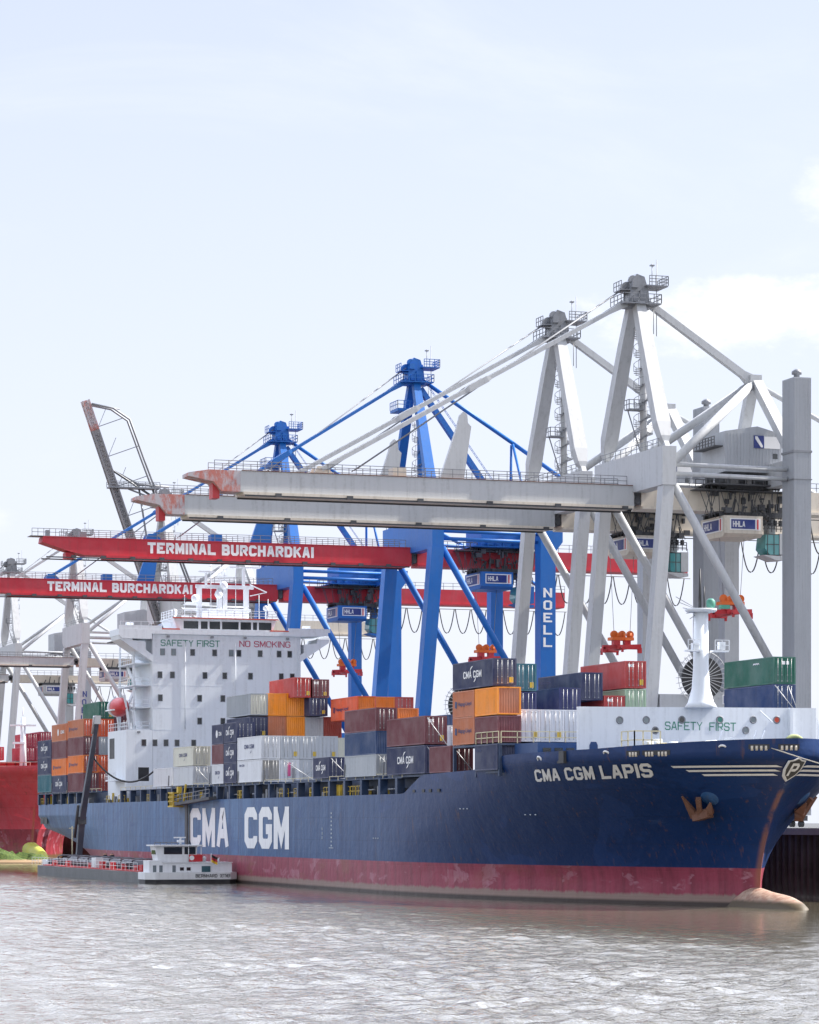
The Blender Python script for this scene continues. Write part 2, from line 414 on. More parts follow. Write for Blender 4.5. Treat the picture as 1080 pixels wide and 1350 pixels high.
def build_water():
    import numpy as np
    mat = water_mat()
    T0, T1, W0, W1, dx = -290., 215., -112., 34.4, .34
    nx, ny = int((T1-T0)/dx), int((W1-W0)/dx)
    xs, ys = np.linspace(T0, T1, nx+1), np.linspace(W0, W1, ny+1)
    Xg, Yg = np.meshgrid(xs, ys, indexing='ij'); H = np.zeros_like(Xg); rs = np.random.RandomState(4)
    comps = []
    for k in range(72):
        lam = .85*(3.3/.85)**rs.rand(); th = radians(40)+rs.normal()*.75; kk = 2*pi/lam; comps.append((kk, th, rs.rand()*2*pi, lam**.05))
    tot = sqrt(sum(c[3]**2/2 for c in comps))
    for kk, th, ph, sl in comps: H += sl/kk*np.sin(kk*(Xg*cos(th)+Yg*sin(th))+ph+1.1*np.sin(Xg*.021*cos(ph)+Yg*.034+ph*3))
    H *= WAVE_SLOPE/tot
    # gusts: rougher and calmer patches
    G = .5+.5*np.sin(Xg*.045+1.3*np.sin(Yg*.06)+.7)*np.sin(Yg*.075+1.7*np.sin(Xg*.03)+.4)
    H *= .58+.75*G
    H *= .14+.86*np.clip((-6-Yg)/32, 0, 1)           # sheltered water under the ship's side
    e = np.minimum(np.minimum(Xg-T0, T1-Xg), np.minimum(Yg-W0, W1-Yg)); H *= np.clip(e/6, 0, 1)
    co = np.stack([Xg, Yg, H-.6], -1).reshape(-1, 3)
    i, j = np.meshgrid(np.arange(nx), np.arange(ny), indexing='ij'); a = (i*(ny+1)+j).ravel()
    q = np.stack([a, a+ny+1, a+ny+2, a+1], -1)
    me = bpy.data.meshes.new('water'); me.vertices.add(len(co)); me.vertices.foreach_set('co', co.ravel().astype('f4'))
    me.loops.add(q.size); me.loops.foreach_set('vertex_index', q.ravel().astype('i4'))
    me.polygons.add(len(q)); me.polygons.foreach_set('loop_start', np.arange(0, q.size, 4, dtype='i4')); me.polygons.foreach_set('use_smooth', np.ones(len(q), bool))
    me.update(calc_edges=True); me.validate()
    ob('water', me, mat, kind='structure')
    fm_ = MB(); B = 6000
    for x0, x1, y0, y1 in ((-B,T0,-B,W1),(T1,B,-B,W1),(T0,T1,-B,W0)):
        b_ = len(fm_.v); fm_.v += [(x0,y0,-.6),(x1,y0,-.6),(x1,y1,-.6),(x0,y1,-.6)]; fm_.face((b_,b_+1,b_+2,b_+3))
    ob('water', fm_, mat, kind='structure')
build_water()
ob('ground', MB().box((-6000,35.6,-6), (6000,6000,6.2)), M['asphalt'], kind='structure')
qm = MB()
prof = []
x = -500.
while x < 220:
    prof += [(x,34.6),(x+.5,34.6),(x+.7,35.0),(x+1.2,35.0)]; x += 1.4
qm.extr(prof+[(220,35.55),(-500,35.55)], 2, -6, 5.6)
q = thing('quay_wall', 'dark sheet pile quay wall with pale coping beyond the bow of the blue ship', 'quay', (0,35,-.3))
ob('sheet_piling', qm, M['quaywall'], q)
ob('coping', MB().box((-500,34.4,5.62),(220,35.58,6.3)), M['concrete'], q)
fm = MB()
for k in range(3): fm.box((46+k*9,34.0,0.5),(47.1+k*9,34.58,5.4))
obs('fender', fm, M['black'], q)

def grass_bank():
    m, g, b = new_mat('green_river_bank')
    p = g.n('ShaderNodeNewGeometry').outputs['Position']; z = g.n('ShaderNodeSeparateXYZ', {0: p}).outputs[2]
    n = g.noise(p, .5, 6, .7); n2 = g.noise(p, 3., 5, .7)
    c = g.mix(g.ss(n2, .3, .7), (.025,.055,.01), (.10,.14,.025))
    sand = g.ss(g.m('ADD', z, g.m('MULTIPLY', g.m('SUBTRACT', n, .5), .6)), .15, -.1)
    c = g.mix(sand, c, (.30,.20,.11)); g.l.new(c, b.inputs['Base Color']); b.inputs['Roughness'].default_value = .95
    mb = MB(); nx, ny = 110, 16
    def Wd(X, Y): return (X*SA-(Y-302)*CA, X*CA+(Y-302)*SA)
    rr = random.Random(3)
    for i in range(nx+1):
        for j in range(ny+1):
            X = -190+ (190-64)*i/nx; Y = 545+15*j/ny
            u = j/ny; e = min(1, (1-i/nx)*8)
            hgt = e*(2.1*sin(pi*min(1, u*1.15))**.7 if u < .87 else 0)
            hgt += (rr.random()-.45)*1.3*(hgt > .5)
            t, w = Wd(X, Y); mb.v.append((t, w, -.6+hgt*1.25+.1))
    for i in range(nx):
        for j in range(ny):
            a = i*(ny+1)+j; mb.face((a, a+1, a+ny+2, a+ny+1), False)
    ob('riverbank', mb, m, kind='structure')
grass_bank()

# ------------------------------------------------------------------ hull shape
STEM = [(-3,49.3),(1.2,49.3),(2.7,49.5),(4.9,50.2),(7,51.4),(9,53.1),(11,55.0),(12.4,57.0)]
def bowpar(z):
    zc = min(max(z, 0.), 12.4); g = (max(zc-1.5, 0)/10.9)**1.5
    return lerp(-12, 6, g), interp(zc, STEM), lerp(2.0, 3.4, g), lerp(1.0, .66, g)
def hb(t, z):
    B = 16.1
    if t < -135:
        k = interp(z, [(-3,1.0),(0,.8),(3,.42),(6,.1),(8,.03),(20,.03)]); return B*max(0, 1-k*((-135-t)/60)**1.7)
    t0, ts, p, e = bowpar(z)
    if t <= t0: return B
    if t >= ts: return 0.
    return B*(1-((t-t0)/(ts-t0))**p)**e
def hull_pt(t, z, off=.05):
    # starboard point of the hull, set a little proud of the plating
    d = .05; b = hb(t, z); gt = (hb(t+d, z)-hb(t-d, z))/(2*d); gz = (hb(t, z+d)-hb(t, z-d))/(2*d)
    n = Vector((-gt, -1, -gz)).normalized()
    return Vector((t, 16.1-b, z)) + n*off, n
def make_hull(ztop_mid, ztop_bow, zbot, zs=1.0, shift=0.0, tmin=-195.0):
    # ztop_mid(t) for t<=t0, ztop_bow(s) for the bow
    mb = MB(); NZ = 40
    fr = [j/NZ for j in range(NZ+1)]
    cols = [tmin+(k/46)**1.0*(-135-tmin) for k in range(47)] if tmin < -135 else [tmin]
    cols += [-135+k*(135-12)/30 for k in range(1, 31)]
    extra = [-11+k*.5 for k in range(0, 35)]
    S = [1-cos(pi/2*k/60) for k in range(1, 61)]; S = [sin(pi/2*k/70) for k in range(1, 71)]
    rings = []
    def colpts(tf, top, bot):
        out = []
        for f in fr:
            z = lerp(bot, top, f); out.append((tf(z), z))
        return out
    for t in cols: rings.append(colpts(lambda z, t=t: t, ztop_mid(t), zbot(t)))
    for s in S:
        def tf(z, s=s):
            t0, ts, _, _ = bowpar(z/zs); return lerp(-12, ts, s)
        rings.append(colpts(tf, ztop_bow(s), zbot(0)))
    for side in (-1, 1):
        b = len(mb.v)
        for rg in rings:
            for t, z in rg: mb.v.append((t+shift, 16.1+side*hb(t, z/zs), z))
        n1 = NZ+1
        for i in range(len(rings)-1):
            for j in range(NZ): a = b+i*n1+j; mb.face((a, a+1, a+n1+1, a+n1), True)
    n1 = NZ+1; off = len(rings)*n1
    for j in range(NZ): mb.face((j, j+1, off+j+1, off+j))            # transom
    for i in range(46+30): mb.face((i*n1, (i+1)*n1, off+(i+1)*n1, off+i*n1))   # bottom
    return mb, rings
def hull_mat(name, top, boot, growth, zline, zgrow, pale, xa, xb, stemrust=True, stem_x=47.):
    m, g, b = new_mat(name)
    p = g.n('ShaderNodeNewGeometry').outputs['Position']; x, y, z = g.n('ShaderNodeSeparateXYZ', {0: p}).outputs
    big = g.noise(p, .06, 5, .6); mid = g.noise(p, .5, 6, .65); fine = g.noise(p, 3., 5, .7)
    st = g.noise(g.scl(p, (.9, .9, .05)), 1.0, 5, .65)
    st2 = g.noise(g.scl(p, (2.4, 2.4, .09)), 1.0, 4, .6)
    # paler streaked colour on the parallel midbody, deeper colour on the bow
    px = g.ss(g.m('ADD', x, g.m('MULTIPLY', g.m('SUBTRACT', big, .5), 60.)), xb, xa)
    ch = g.m('MULTIPLY', px, g.m('ADD', .35, g.m('MULTIPLY', g.ss(st, .3, .75), .5)))
    c = g.mix(ch, top, pale)
    c = g.mix(g.m('MULTIPLY', g.ss(mid, .56, .75), .35), c, tuple(q*.45 for q in top))
    scrape = g.m('MULTIPLY', g.m('MULTIPLY', g.ss(g.noise(g.scl(p, (.16, .16, 1.3)), 1.0, 6, .75, .3), .64, .72), g.ss(z, 9., 3.)), .28)
    c = g.mix(scrape, c, tuple(min(1, q*1.3+.12) for q in pale))
    rs = g.m('MULTIPLY', g.m('MULTIPLY', g.ss(st2, .56, .72), g.ss(mid, .40, .62)), .6)
    c = g.mix(rs, c, (.13,.06,.035))
    # plate seams
    sz = g.m('ABSOLUTE', g.m('SUBTRACT', g.m('FRACT', g.m('DIVIDE', z, 2.45)), .5)); sx = g.m('ABSOLUTE', g.m('SUBTRACT', g.m('FRACT', g.m('DIVIDE', x, 11.8)), .5))
    seam = g.m('MAXIMUM', g.ss(sz, .485, .497), g.ss(sx, .497, .499))
    c = g.mix(g.m('MULTIPLY', seam, .34), c, tuple(q*.3 for q in top))
    rp = g.m('MULTIPLY', g.ss(g.noise(g.scl(p, (.10, .10, .22)), 1.0, 3, .5, 1.2), .60, .63), .3)
    c = g.mix(rp, c, tuple(min(1, q*1.7+.012) for q in top))
    sc_ = g.m('MULTIPLY', g.ss(g.noise(g.scl(p, (.5, .5, 2.6)), 1.0, 7, .8, .6), .66, .72), .25)
    c = g.mix(sc_, c, (.16,.19,.25))
    zz = g.m('ADD', z, g.m('MULTIPLY', g.m('SUBTRACT', mid, .5), .05))
    bt = g.mix(g.ss(st, .35, .7), boot, tuple(q*.62 for q in boot))
    patch = g.ss(g.noise(g.scl(p, (.22, .22, .45)), 1.0, 4, .6, .5), .56, .62)
    bt = g.mix(g.m('MULTIPLY', g.m('MULTIPLY', patch, g.ss(st, .3, .62)), .6), bt, (.46,.22,.27))
    rst = g.m('MULTIPLY', g.ss(g.noise(g.scl(p, (.12, .12, .3)), 1.0, 6, .7), .5, .68), g.m('ADD', .25, g.m('MULTIPLY', px, .6)))
    bt = g.mix(rst, bt, (.20,.075,.035))
    gr = g.ss(g.m('ADD', z, g.m('MULTIPLY', g.m('SUBTRACT', g.m('ADD', g.m('MULTIPLY', mid, .5), g.m('MULTIPLY', st2, .5)), .5), 1.1)), zgrow+.12, zgrow-.22)
    bt = g.mix(g.m('MULTIPLY', gr, .85), bt, growth)
    bt = g.mix(g.ss(z, -.1, -.4), bt, (.05,.035,.03))
    isboot = g.ss(zz, zline+.05, zline-.05)
    c = g.mix(isboot, c, bt)
    if stemrust:
        d = g.m('ABSOLUTE', g.m('SUBTRACT', y, 16.1))
        sr = g.m('MULTIPLY', g.m('MULTIPLY', g.ss(d, .4, .1), g.ss(x, stem_x, stem_x+1.5)), g.ss(g.m('ADD', mid, g.m('MULTIPLY', g.m('SUBTRACT', 9., z), .05)), .42, .65))
        c = g.mix(g.m('MULTIPLY', sr, .6), c, (.30,.12,.06))
    g.l.new(c, b.inputs['Base Color'])
    g.l.new(g.m('ADD', .34, g.m('MULTIPLY', fine, .2)), b.inputs['Roughness']); b.inputs['Specular IOR Level'].default_value = .35
    bp = g.n('ShaderNodeBump', {'Strength': .4, 'Distance': .3, 'Height': g.m('ADD', g.noise(g.scl(p, (.42, .42, .42)), 1.0, 3), g.m('MULTIPLY', seam, -.04))})
    g.l.new(bp.outputs[0], b.inputs['Normal']); return m

# ------------------------------------------------------------------ the blue container ship
def ztm(t):
    return interp(t, [(-195,9.8),(-1.5,9.8),(4.1,11.65),(19.6,11.9),(26.4,13.15),(40,13.4)])
def ztb(s):
    t = lerp(-12, 57, s); return interp(t, [(-12,9.8),(-1.5,9.8),(4.1,11.65),(19.6,11.9),(26.4,13.15),(42,13.4),(51,13.8),(57,14.05)])
def zbt(t): return interp(t, [(-195,5.9),(-172,2.9),(-160,-1.5),(-150,-3)])
hm, rings = make_hull(ztm, ztb, zbt)
ship = thing('container_ship', 'long dark blue container ship with red boot topping and white bridge house', 'ship', (-70,16.1,-.3))
HM = hull_mat('ship_hull_paint', (.002,.025,.108), (.31,.05,.085), (.27,.21,.17), 2.8, .4, (.095,.205,.385), -80., 22.)
ob('hull', hm, HM, ship)
# bulb
def bulb_mat():
    m, g, b = new_mat('bulb_antifouling')
    p = g.n('ShaderNodeNewGeometry').outputs['Position']; z = g.n('ShaderNodeSeparateXYZ', {0: p}).outputs[2]
    n1 = g.noise(p, 1.1, 6, .7); n2 = g.noise(g.scl(p, (2.5,2.5,.5)), 1.0, 5, .7)
    c = g.mix(g.ss(n1, .35, .65), (.52,.38,.29), (.34,.19,.14))
    c = g.mix(g.m('MULTIPLY', g.ss(n2, .52, .7), .6), c, (.14,.08,.05))
    c = g.mix(g.ss(g.m('ADD', z, g.m('MULTIPLY', n1, .5)), .45, .05), c, (.09,.065,.035))
    g.l.new(c, b.inputs['Base Color']); b.inputs['Roughness'].default_value = .6
    bp = g.n('ShaderNodeBump', {'Strength': .5, 'Distance': .08, 'Height': n1}); g.l.new(bp.outputs[0], b.inputs['Normal']); return m
mb = MB(); n = 20; ringsb = []
for k in range(25):
    u = k/24; xx = 44+14.4*u; r = sqrt(max(0, 1-(max(0, u-.35)/.65)**2.2)); b0 = len(mb.v)
    for i in range(n):
        a = 2*pi*i/n; fz = math.exp(-((xx-47.6)/2.6)**2); mb.v.append((xx, 16.1+2.1*r*cos(a)*(.9+.1*u)*(1-.3*fz*max(0, sin(a))), -1.5+.35*u+2.1*r*sin(a)*(1+.26*fz*(sin(a) > 0))))
for k in range(24):
    for i in range(n): j = (i+1) % n; mb.face((k*n+i, k*n+j, (k+1)*n+j, (k+1)*n+i), True)
M['bulb'] = bulb_mat()
ob('bulbous_bow', mb, M['bulb'], ship)
# decks
dk = MB()
def deck_strip(mb, ts, zf, inset=.15):
    b = len(mb.v)
    for t in ts:
        hbw = max(.05, hb(t, min(12.3, zf(t)))-inset); mb.v += [(t, 16.1-hbw, zf(t)), (t, 16.1+hbw, zf(t))]
    for i in range(len(ts)-1): mb.face((b+2*i, b+2*i+1, b+2*i+3, b+2*i+2))
deck_strip(dk, [-194.9+k*(194.9-2)/40 for k in range(41)], lambda t: 9.7)
deck_strip(dk, [-2+k*1.2 for k in range(20)], lambda t: 11.2)
deck_strip(dk, [22+k*.8 for k in range(43)]+[56.4], lambda t: 12.35)
ob('deck', dk, M['deckblue'], ship)
obs('hatch_coaming', MB().box((-192,2.2,9.72),(-144,30,11.5)).box((-132,2.2,9.72),(27,30,11.5)), M['deckblue'], ship)
hc = MB()
for t0, t1 in ((-194,-183),(-182.3,-171),(-170,-158),(-103,-90),(-81,-68.2),(-68,-56.5),(-44,-28.8),(-23.5,-11.2),(-8.2,4.8),(5.6,26)):
    hc.box((t0,.35,11.51),(t1,31.8,11.74))
obs('hatch_cover', hc, M['deckblue'], ship)
# side structure between hull edge and hatch covers: stanchions, walkway, rails
t = -193.5; k = 0
stm = MB().box((-.35,.12,9.72),(.35,.95,11.5)).mesh('stanchion', (0,0,9.72)); stm.materials.append(M['deckblue'])
while t < -3:
    if not (-158 < t < -134):
        o = bpy.data.objects.new('deck_stanchion', stm); COL.objects.link(o); o.parent = ship
        o.location = Vector((t,0,9.72))-ORG[ship.name]
    t += 5.75 + (k % 3)*.35; k += 1
rr = random.Random(5); yl = MB(); clut = MB()
for t0, t1 in ((-194,-171),(-169,-146),(-133,-108),(-106,-82),(-80,-58),(-56,-34),(-32,-3)):
    ob('side_walkway', MB().box((t0,.15,11.42),(t1,1.5,11.5)), M['deckblue'], ship)
    ob('walkway_railing', MB().rail([(t0,.2,11.5),(t1,.2,11.5)], .45, .03, 3.2, 1), M['palerail'], ship)
t = -193
while t < -4:
    z = 9.75
    kind = rr.random()
    if not (-158 < t < -147):
        if kind < .25: yl.box((t,.9,z),(t+rr.uniform(.15,.5),1.2,z+rr.uniform(.5,1.5)))
        elif kind < .5: clut.box((t,.8,z),(t+rr.uniform(.5,1.2),1.6,z+rr.uniform(.5,1.3)))
        elif kind < .62: clut.tube((t,.7,z+.6),(t+2.2,.7,z+.6), .09, 6)
        elif kind < .75: yl.rail([(t,.5,z),(t+2.2,.5,z)], 1.05, .03, 1.1, 2)
        elif kind < .82: clut.beam((t,.7,z),(t+.8,.7,11.4), .08, .08)
    t += rr.uniform(.8, 2.0)
obs('yellow_fitting', yl, M['yellow'], ship); obs('deck_fitting', clut, M['midgray'], ship)
lb = MB()
for t in (-182.7,-170.4,-104,-82,-68.1,-56.2,-23.3,-9.4):
    for w in (.6, 4.0): lb.box((t-.15, w-.12, 11.75),(t+.15, w+.12, 13.4))
    lb.beam((t+.5,.05,11.8),(t+.75,.05,13.2), .12, .12)
obs('lashing_post', lb, M['midgray'], ship)
for t, w0, z0, w1, z1 in ((-56.4,2.7,14.4,6.6,11.9),(-56.4,7.4,14.4,5.0,11.9),(-28.6,.3,14.0,2.4,11.9),(4.75,.3,17.4,2.4,14.6),(4.75,.3,14.5,2.3,11.9),(12.6,.3,14.3,2.3,11.9),(-11.3,.3,14.0,2.4,11.9),(-89.9,.3,14.2,2.4,11.9),(24.8,30.6,20.2,31.6,17.6),(24.8,29.2,20.2,31.4,17.6)):
    ob('lashing_rod', MB().tube((t,w0,z0),(t+.15,w1,z1),.045,5), M['bar'], ship)
for t, z in ((14,8.2),(26,7.6),(-12,5.2)):
    for k in range(3):
        p_, n_ = hull_pt(t+k*.8, z, .04); ob('painted_mark', MB().cbox(tuple(p_), (.3,.05,.1)), paint('worn_white_marks', (.4,.45,.5), .6, .4), ship)
# lashing platform carrying the forward stacks
lp = MB().box((12.8,.2,14.1),(26.1,12.3,14.3))
for t in (13.0, 19.4, 25.9):
    for w in (.35, 6., 12.): lp.box((t-.15,w-.15,11.2),(t+.15,w+.15,14.1))
ob('lashing_platform', lp, M['deckblue'], ship)
lp = MB(); lp.rail([(26.3,.3,14.3),(26.3,10,14.3)], 1.1, .04, 1.6, 2); lp.rail([(20,.05,14.3),(26.3,.05,14.3)], 1.1, .04, 1.6, 2)
ob('platform_railing', lp, M['palerail'], ship)
db = MB().box((27,1.4,12.4),(33,5.5,14.2)); ob('bow_locker', db, M['navyblue'], ship)
db = MB()
for k in range(3): db.box((33.01,1.9+k*1.15,13.1),(33.05,2.7+k*1.15,13.7))
obs('locker_window', db, M['darkglass'], ship)
# hull lettering
for wd, ta, tb in (('CMA',-91.4,-71.6),('CGM',-64.0,-44.3)):
    mb = MB(); put_text(mb, wd, lambda u, v, d, ta=ta, tb=tb: (lerp(ta,tb,u), -.03-d, lerp(3.72,8.72,v)), 0, 0, .24, .8)
    ob('side_lettering', mb, M['letter'], ship)
mb = MB()
def namefn(u, v, d=0):
    t = lerp(lerp(31.1,46.1,u), lerp(31.95,47.6,u), v); z = lerp(lerp(10.62,10.86,u), lerp(11.72,12.08,u), v)
    return hull_pt(t, z, .06+d)[0]
put_text(mb, 'CMA CGM LAPIS', namefn, .02, 2, .21, .74)
ob('name_lettering', mb, M['letter'], ship)
mb = MB()
def hull_strip(mb, ta, tb, za, zb, h, n=24, side=-1, off=.05):
    b = len(mb.v)
    for i in range(n+1):
        t = lerp(ta, tb, i/n); z = lerp(za, zb, i/n)
        for dz in (-h/2, h/2):
            p = hull_pt(t, z+dz, off)[0]
            mb.v.append((p.x, p.y if side < 0 else 32.2-p.y, p.z))
    for i in range(n): a = b+2*i; mb.face((a, a+1, a+3, a+2))
for side in (-1, 1):
    for ta, z in ((49.0,11.72),(49.7,11.36),(50.4,11.0)): hull_strip(mb, ta, interp(z, STEM)-.35, z, z, .17, 30, side)
ob('bow_stripe', mb, M['letter'], ship)
# shield on the stem
def shield_prof(s): return [(u*s, v*s) for u, v in ((-.8,.75),(-.4,.8),(0,1.0),(.4,.8),(.8,.75),(.8,.0),(.55,-.55),(0,-1.05),(-.55,-.55),(-.8,0))]
for nm, sz, x0, mt in (('bow_shield', .98, 55.95, 'letter'), ('shield_field', .84, 56.0, 'blackletter')):
    mb = MB(); pr_ = shield_prof(sz); n = len(pr_)
    mb.v = [(x0-.35+1.35*v, 16.1+u, 11.4+v) for u, v in pr_]+[(x0+1.35*v, 16.1+u, 11.4+v) for u, v in pr_]
    for i in range(n): j = (i+1) % n; mb.face((i, j, n+j, n+i))
    mb.face(list(range(n))[::-1]); mb.face([n+i for i in range(n)])
    ob(nm, mb, M[mt], ship)
mb = MB(); text_on(mb, 'P', (56.06-.55*1.35,15.74,10.85), (0,.75,0), (1.05*1.35,0,1.05), th=.2); ob('shield_letter', mb, M['letter'], ship)
# draught and loading marks
mb = MB()
for k in range(9): mb.box((-27.6,-.04,4.2+k*.45),(-27.2,-.02,4.38+k*.45))
mb.box((-28.3,-.04,4.0),(-26.6,-.02,4.08))
for k in range(3): mb.box((-31.0,-.04,5.0+k*.5),(-30.8,-.02,5.3+k*.5))
ob('draught_marks', mb, paint('worn_white_marks', (.4,.45,.5), .6, .4), ship)
mb = MB()
for t in (1.5,4.5,6.6,9.2): mb.cbox((t, -.01, 10.05), (.75, .1, .28))
for t in (-193,-191.2): pass
obs('freeing_port', mb, M['black'], ship)
mb = MB()
for t in (-192.6,-189.6): mb.cbox((t, 16.1-hb(t,7.6)-.005, 7.6), (2.5, .12, 1.9))
obs('mooring_port', mb, M['black'], ship)
# anchors in their pockets
def anchor(side):
    def mir(p): p = Vector(p); return Vector((p.x, p.y if side < 0 else 32.2-p.y, p.z))
    c, nn = hull_pt(47.6, 8.5, .1); ex = Vector((nn.y, -nn.x, 0)).normalized(); 
    if ex.x < 0: ex = -ex
    ez = nn.cross(ex); ez = ez if ez.z > 0 else -ez
    L = lambda a, b_, d: mir(c+ex*a*.82+ez*b_*.86+nn*d)
    an = MB()
    an.beam(L(.25,1.2,.35), L(-.25,-.75,.5), .45, .4)                      # shank
    an.beam(L(-1.15,-1.25,.45), L(.95,-.7,.45), .8, .8)                       # crown
    for s, tp in ((-1, L(-1.6,1.5,.35)), (1, L(1.5,.6,.35))):
        base = L(-1.05,-1.2,.45) if s < 0 else L(.85,-.65,.45)
        an.beam(base, tp, .85, .45, tuple(nn), .15, .12)
    ob('anchor', an, M['rust'], ship)
    bo = MB(); bo.lathe(mir(c+ex*.95+ez*.65-nn*.75), [(.01,-.2),(1.15,-.1),(1.25,.25),(1.05,.55),(.6,.75),(.05,.8)], tuple(mir(nn)-mir((0,0,0))), 20)
    ob('anchor_bolster', bo, paint('bolster_blue', (.012,.075,.21), .45, .5, .25), ship)
anchor(-1); anchor(1)
# fairleads and bulwark holes
fl = MB(); fr_ = MB()
for t, wdt in ((46.3,.75),(47.9,.75),(49.1,.8)):
    p, nn = hull_pt(t, 12.3, 0); p.z = 12.95; ex = Vector((nn.y,-nn.x,0)).normalized()
    fr_.beam(p-ex*wdt+nn*.02, p+ex*wdt+nn*.02, .3, .42)
    for q_ in (-.45, 0, .45): fl.tube(p+ex*q_*wdt+nn*.17-Vector((0,0,.2)), p+ex*q_*wdt+nn*.17+Vector((0,0,.2)), .13, 8)
for t in (55.6,56.7):
    p, nn = hull_pt(t, 12.3, 0); p.z = 13.35; ex = Vector((nn.y,-nn.x,0)).normalized()
    fr_.beam(p-ex*.9+nn*.02, p+ex*.9+nn*.02, .3, .42)
    for q_ in (-.6, -.2, .2, .6): fl.tube(p+ex*q_+nn*.17-Vector((0,0,.2)), p+ex*q_+nn*.17+Vector((0,0,.2)), .13, 8)
obs('fairlead_frame', fr_, M['black'], ship); obs('fairlead_roller', fl, M['cream'], ship)
mh = MB(); mhi = MB()
for t, z in ((43.3,12.95),(53.6,13.3),(33.6,12.6)):
    p, nn = hull_pt(t, 12.3, .03); p.z = z; mh.ring(p, .3, .09, tuple(nn)); mhi.disc(p, .28, tuple(nn), .05)
obs('panama_chock', mh, M['letter'], ship); obs('chock_opening', mhi, M['midgray'], ship)
p, nn = hull_pt(37.2, 12.3, 0)
ob('pilot_gate', MB().cbox((37.2, p.y-.02, 12.75),(1.6,.3,1.1)), M['black'], ship)
# foredeck: breakwater house, mast, winches
wl = thing  # noqa
WALL = 36.0
wall = ob('breakwater_wall', MB().extr([(4.25,12.4),(28.1,12.4),(28.1,17.55),(4.25,17.4)], 0, WALL-.5, WALL), M['white'], ship)
ob('wall_wing', MB().extr([(28.1,12.4),(29.6,12.4),(28.1,17.3)], 0, WALL-2, WALL-.2), M['white'], ship)
mb = MB(); text_on(mb, 'SAFETY', (WALL+.03,12.75,15.35), (0,3.75,0), (0,0,.78), .0, th=.13); text_on(mb, 'FIRST', (WALL+.03,17.2,15.32), (0,2.7,0), (0,0,.78), .0, th=.13)
ob('wall_lettering', mb, M['greenletter'], wall)
for w, z, c in ((8.27,16.2,'palglass'),(10.9,16.25,'palglass'),(14.45,16.3,'darkglass'),(18.26,16.35,'greenletter'),(21.65,16.38,'palglass'),(24.05,16.4,'orangered'),(11.8,15.3,'darkglass'),(20.9,15.4,'palglass')):
    pf = ob('porthole', MB().ring((WALL+.02,w,z), .3, .07, (1,0,0)), M['midgray'], wall); ob('porthole_glass', MB().disc((WALL+.01,w,z), .28, (1,0,0), .06), M[c], pf)
ob('wall_door', MB().extr([(5.3,12.9),(6.1,12.9),(6.1,13.9),(5.95,14.2),(5.45,14.2),(5.3,13.9)], 0, WALL-.1, WALL+.05), M['navyblue'], wall)
ob('wall_bracket', MB().beam((WALL+.1,22.3,17.2),(WALL+.9,23.2,16.1),.12,.12).box((WALL+.01,25.2,12.4),(WALL+.5,25.5,17.5)), M['white'], wall)
mast = ob('foremast', MB().lathe((36.6,16.1,0), [(1.55,17.4),(1.2,17.9),(.85,19.2),(.72,21),(.66,26.3)], (0,0,1), 16), M['white'], ship)
mb = MB().lathe((36.6,16.1,0), [(1.3,26.2),(1.5,26.35),(1.5,26.5)], (0,0,1), 14); mb.cbox((37.4,15.0,22.6),(.9,1.4,.15)).cbox((37.2,17.7,22.6),(.9,1.5,.15))
obs('mast_platform', mb, M['white'], mast)
mb = MB()
mb.rail([(37.8,14.3,22.65),(37.8,15.5,22.65)], .95, .03, .6, 2).rail([(37.8,17,22.65),(37.8,18.4,22.65)], .95, .03, .6, 2)
mb.cbox((37.5,15.1,23.0),(.5,.6,.6)).cbox((37.4,17.8,23.1),(.5,.6,.7))
ob('mast_lamp_platform', mb, M['white'], mast)
ob('mast_pole', MB().tube((36.6,16.0,26.4),(36.6,16.0,30.2),.16,8,.08).tube((36.2,16.6,26.4),(36.2,16.6,28.6),.07,6), M['black'], mast)
ob('mast_light', MB().lathe((37,16.9,26.5), [(.3,0),(.42,.3),(.42,.75),(.2,.95)], (0,0,1), 10).cbox((37.2,18.2,26.7),(.5,.9,.35)), M['greenletter'], mast)
mb = MB()
for a in range(5): mb.beam((36.6,16.1,26.3),(36.8,16.1-1.2-a*.35,26.3+.5*(a-1.5)),.05,.05)
ob('mast_antenna', mb, M['midgray'], mast)
wn = MB()
rr = random.Random(9)
for w in (8.6,10.3,12.2,13.3,14.6,20,21.5):
    wn.lathe((42+rr.uniform(-3,3),w,12.4), [(.28,0),(.3,1.0),(.5,1.15),(.5,1.55+rr.uniform(0,.5)),(.2,1.75)], (0,0,1), 10)
wn.cbox((45,15.8,13.6),(2,1.4,1.7)); wn.cbox((46,18.6,13.5),(1.5,2.2,1.3))
for w in (13.1,16.4,17.2): wn.beam((47,w,13.6),(47,w+.5,15.0),.16,.16)
ob('winch_gear', wn, M['white'], ship)
ob('rope_drum', MB().ring((47.5,20.3,13.55), .95, .22, (1,0,0)).disc((47.4,20.3,13.55),.8,(1,0,0),.3), paint('rope_drum_green', (.32,.36,.16), .8, .3), ship)
ob('hatch_railing', MB().rail([(43,6.8,12.6),(43,9.3,12.6)],2.4,.05,.8,3).rail([(40,6.8,12.6),(43,6.8,12.6)],2.4,.05,1.5,3), M['palerail'], ship)
fg = MB()
for k in range(7): fg.rail([(44+rr.uniform(-2,3), 7+k*1.9, 12.6),(44+rr.uniform(-2,3), 8.2+k*1.9, 12.6)], 1.35, .04, .6, 2)
ob('foredeck_railing', fg, M['palerail'], ship)
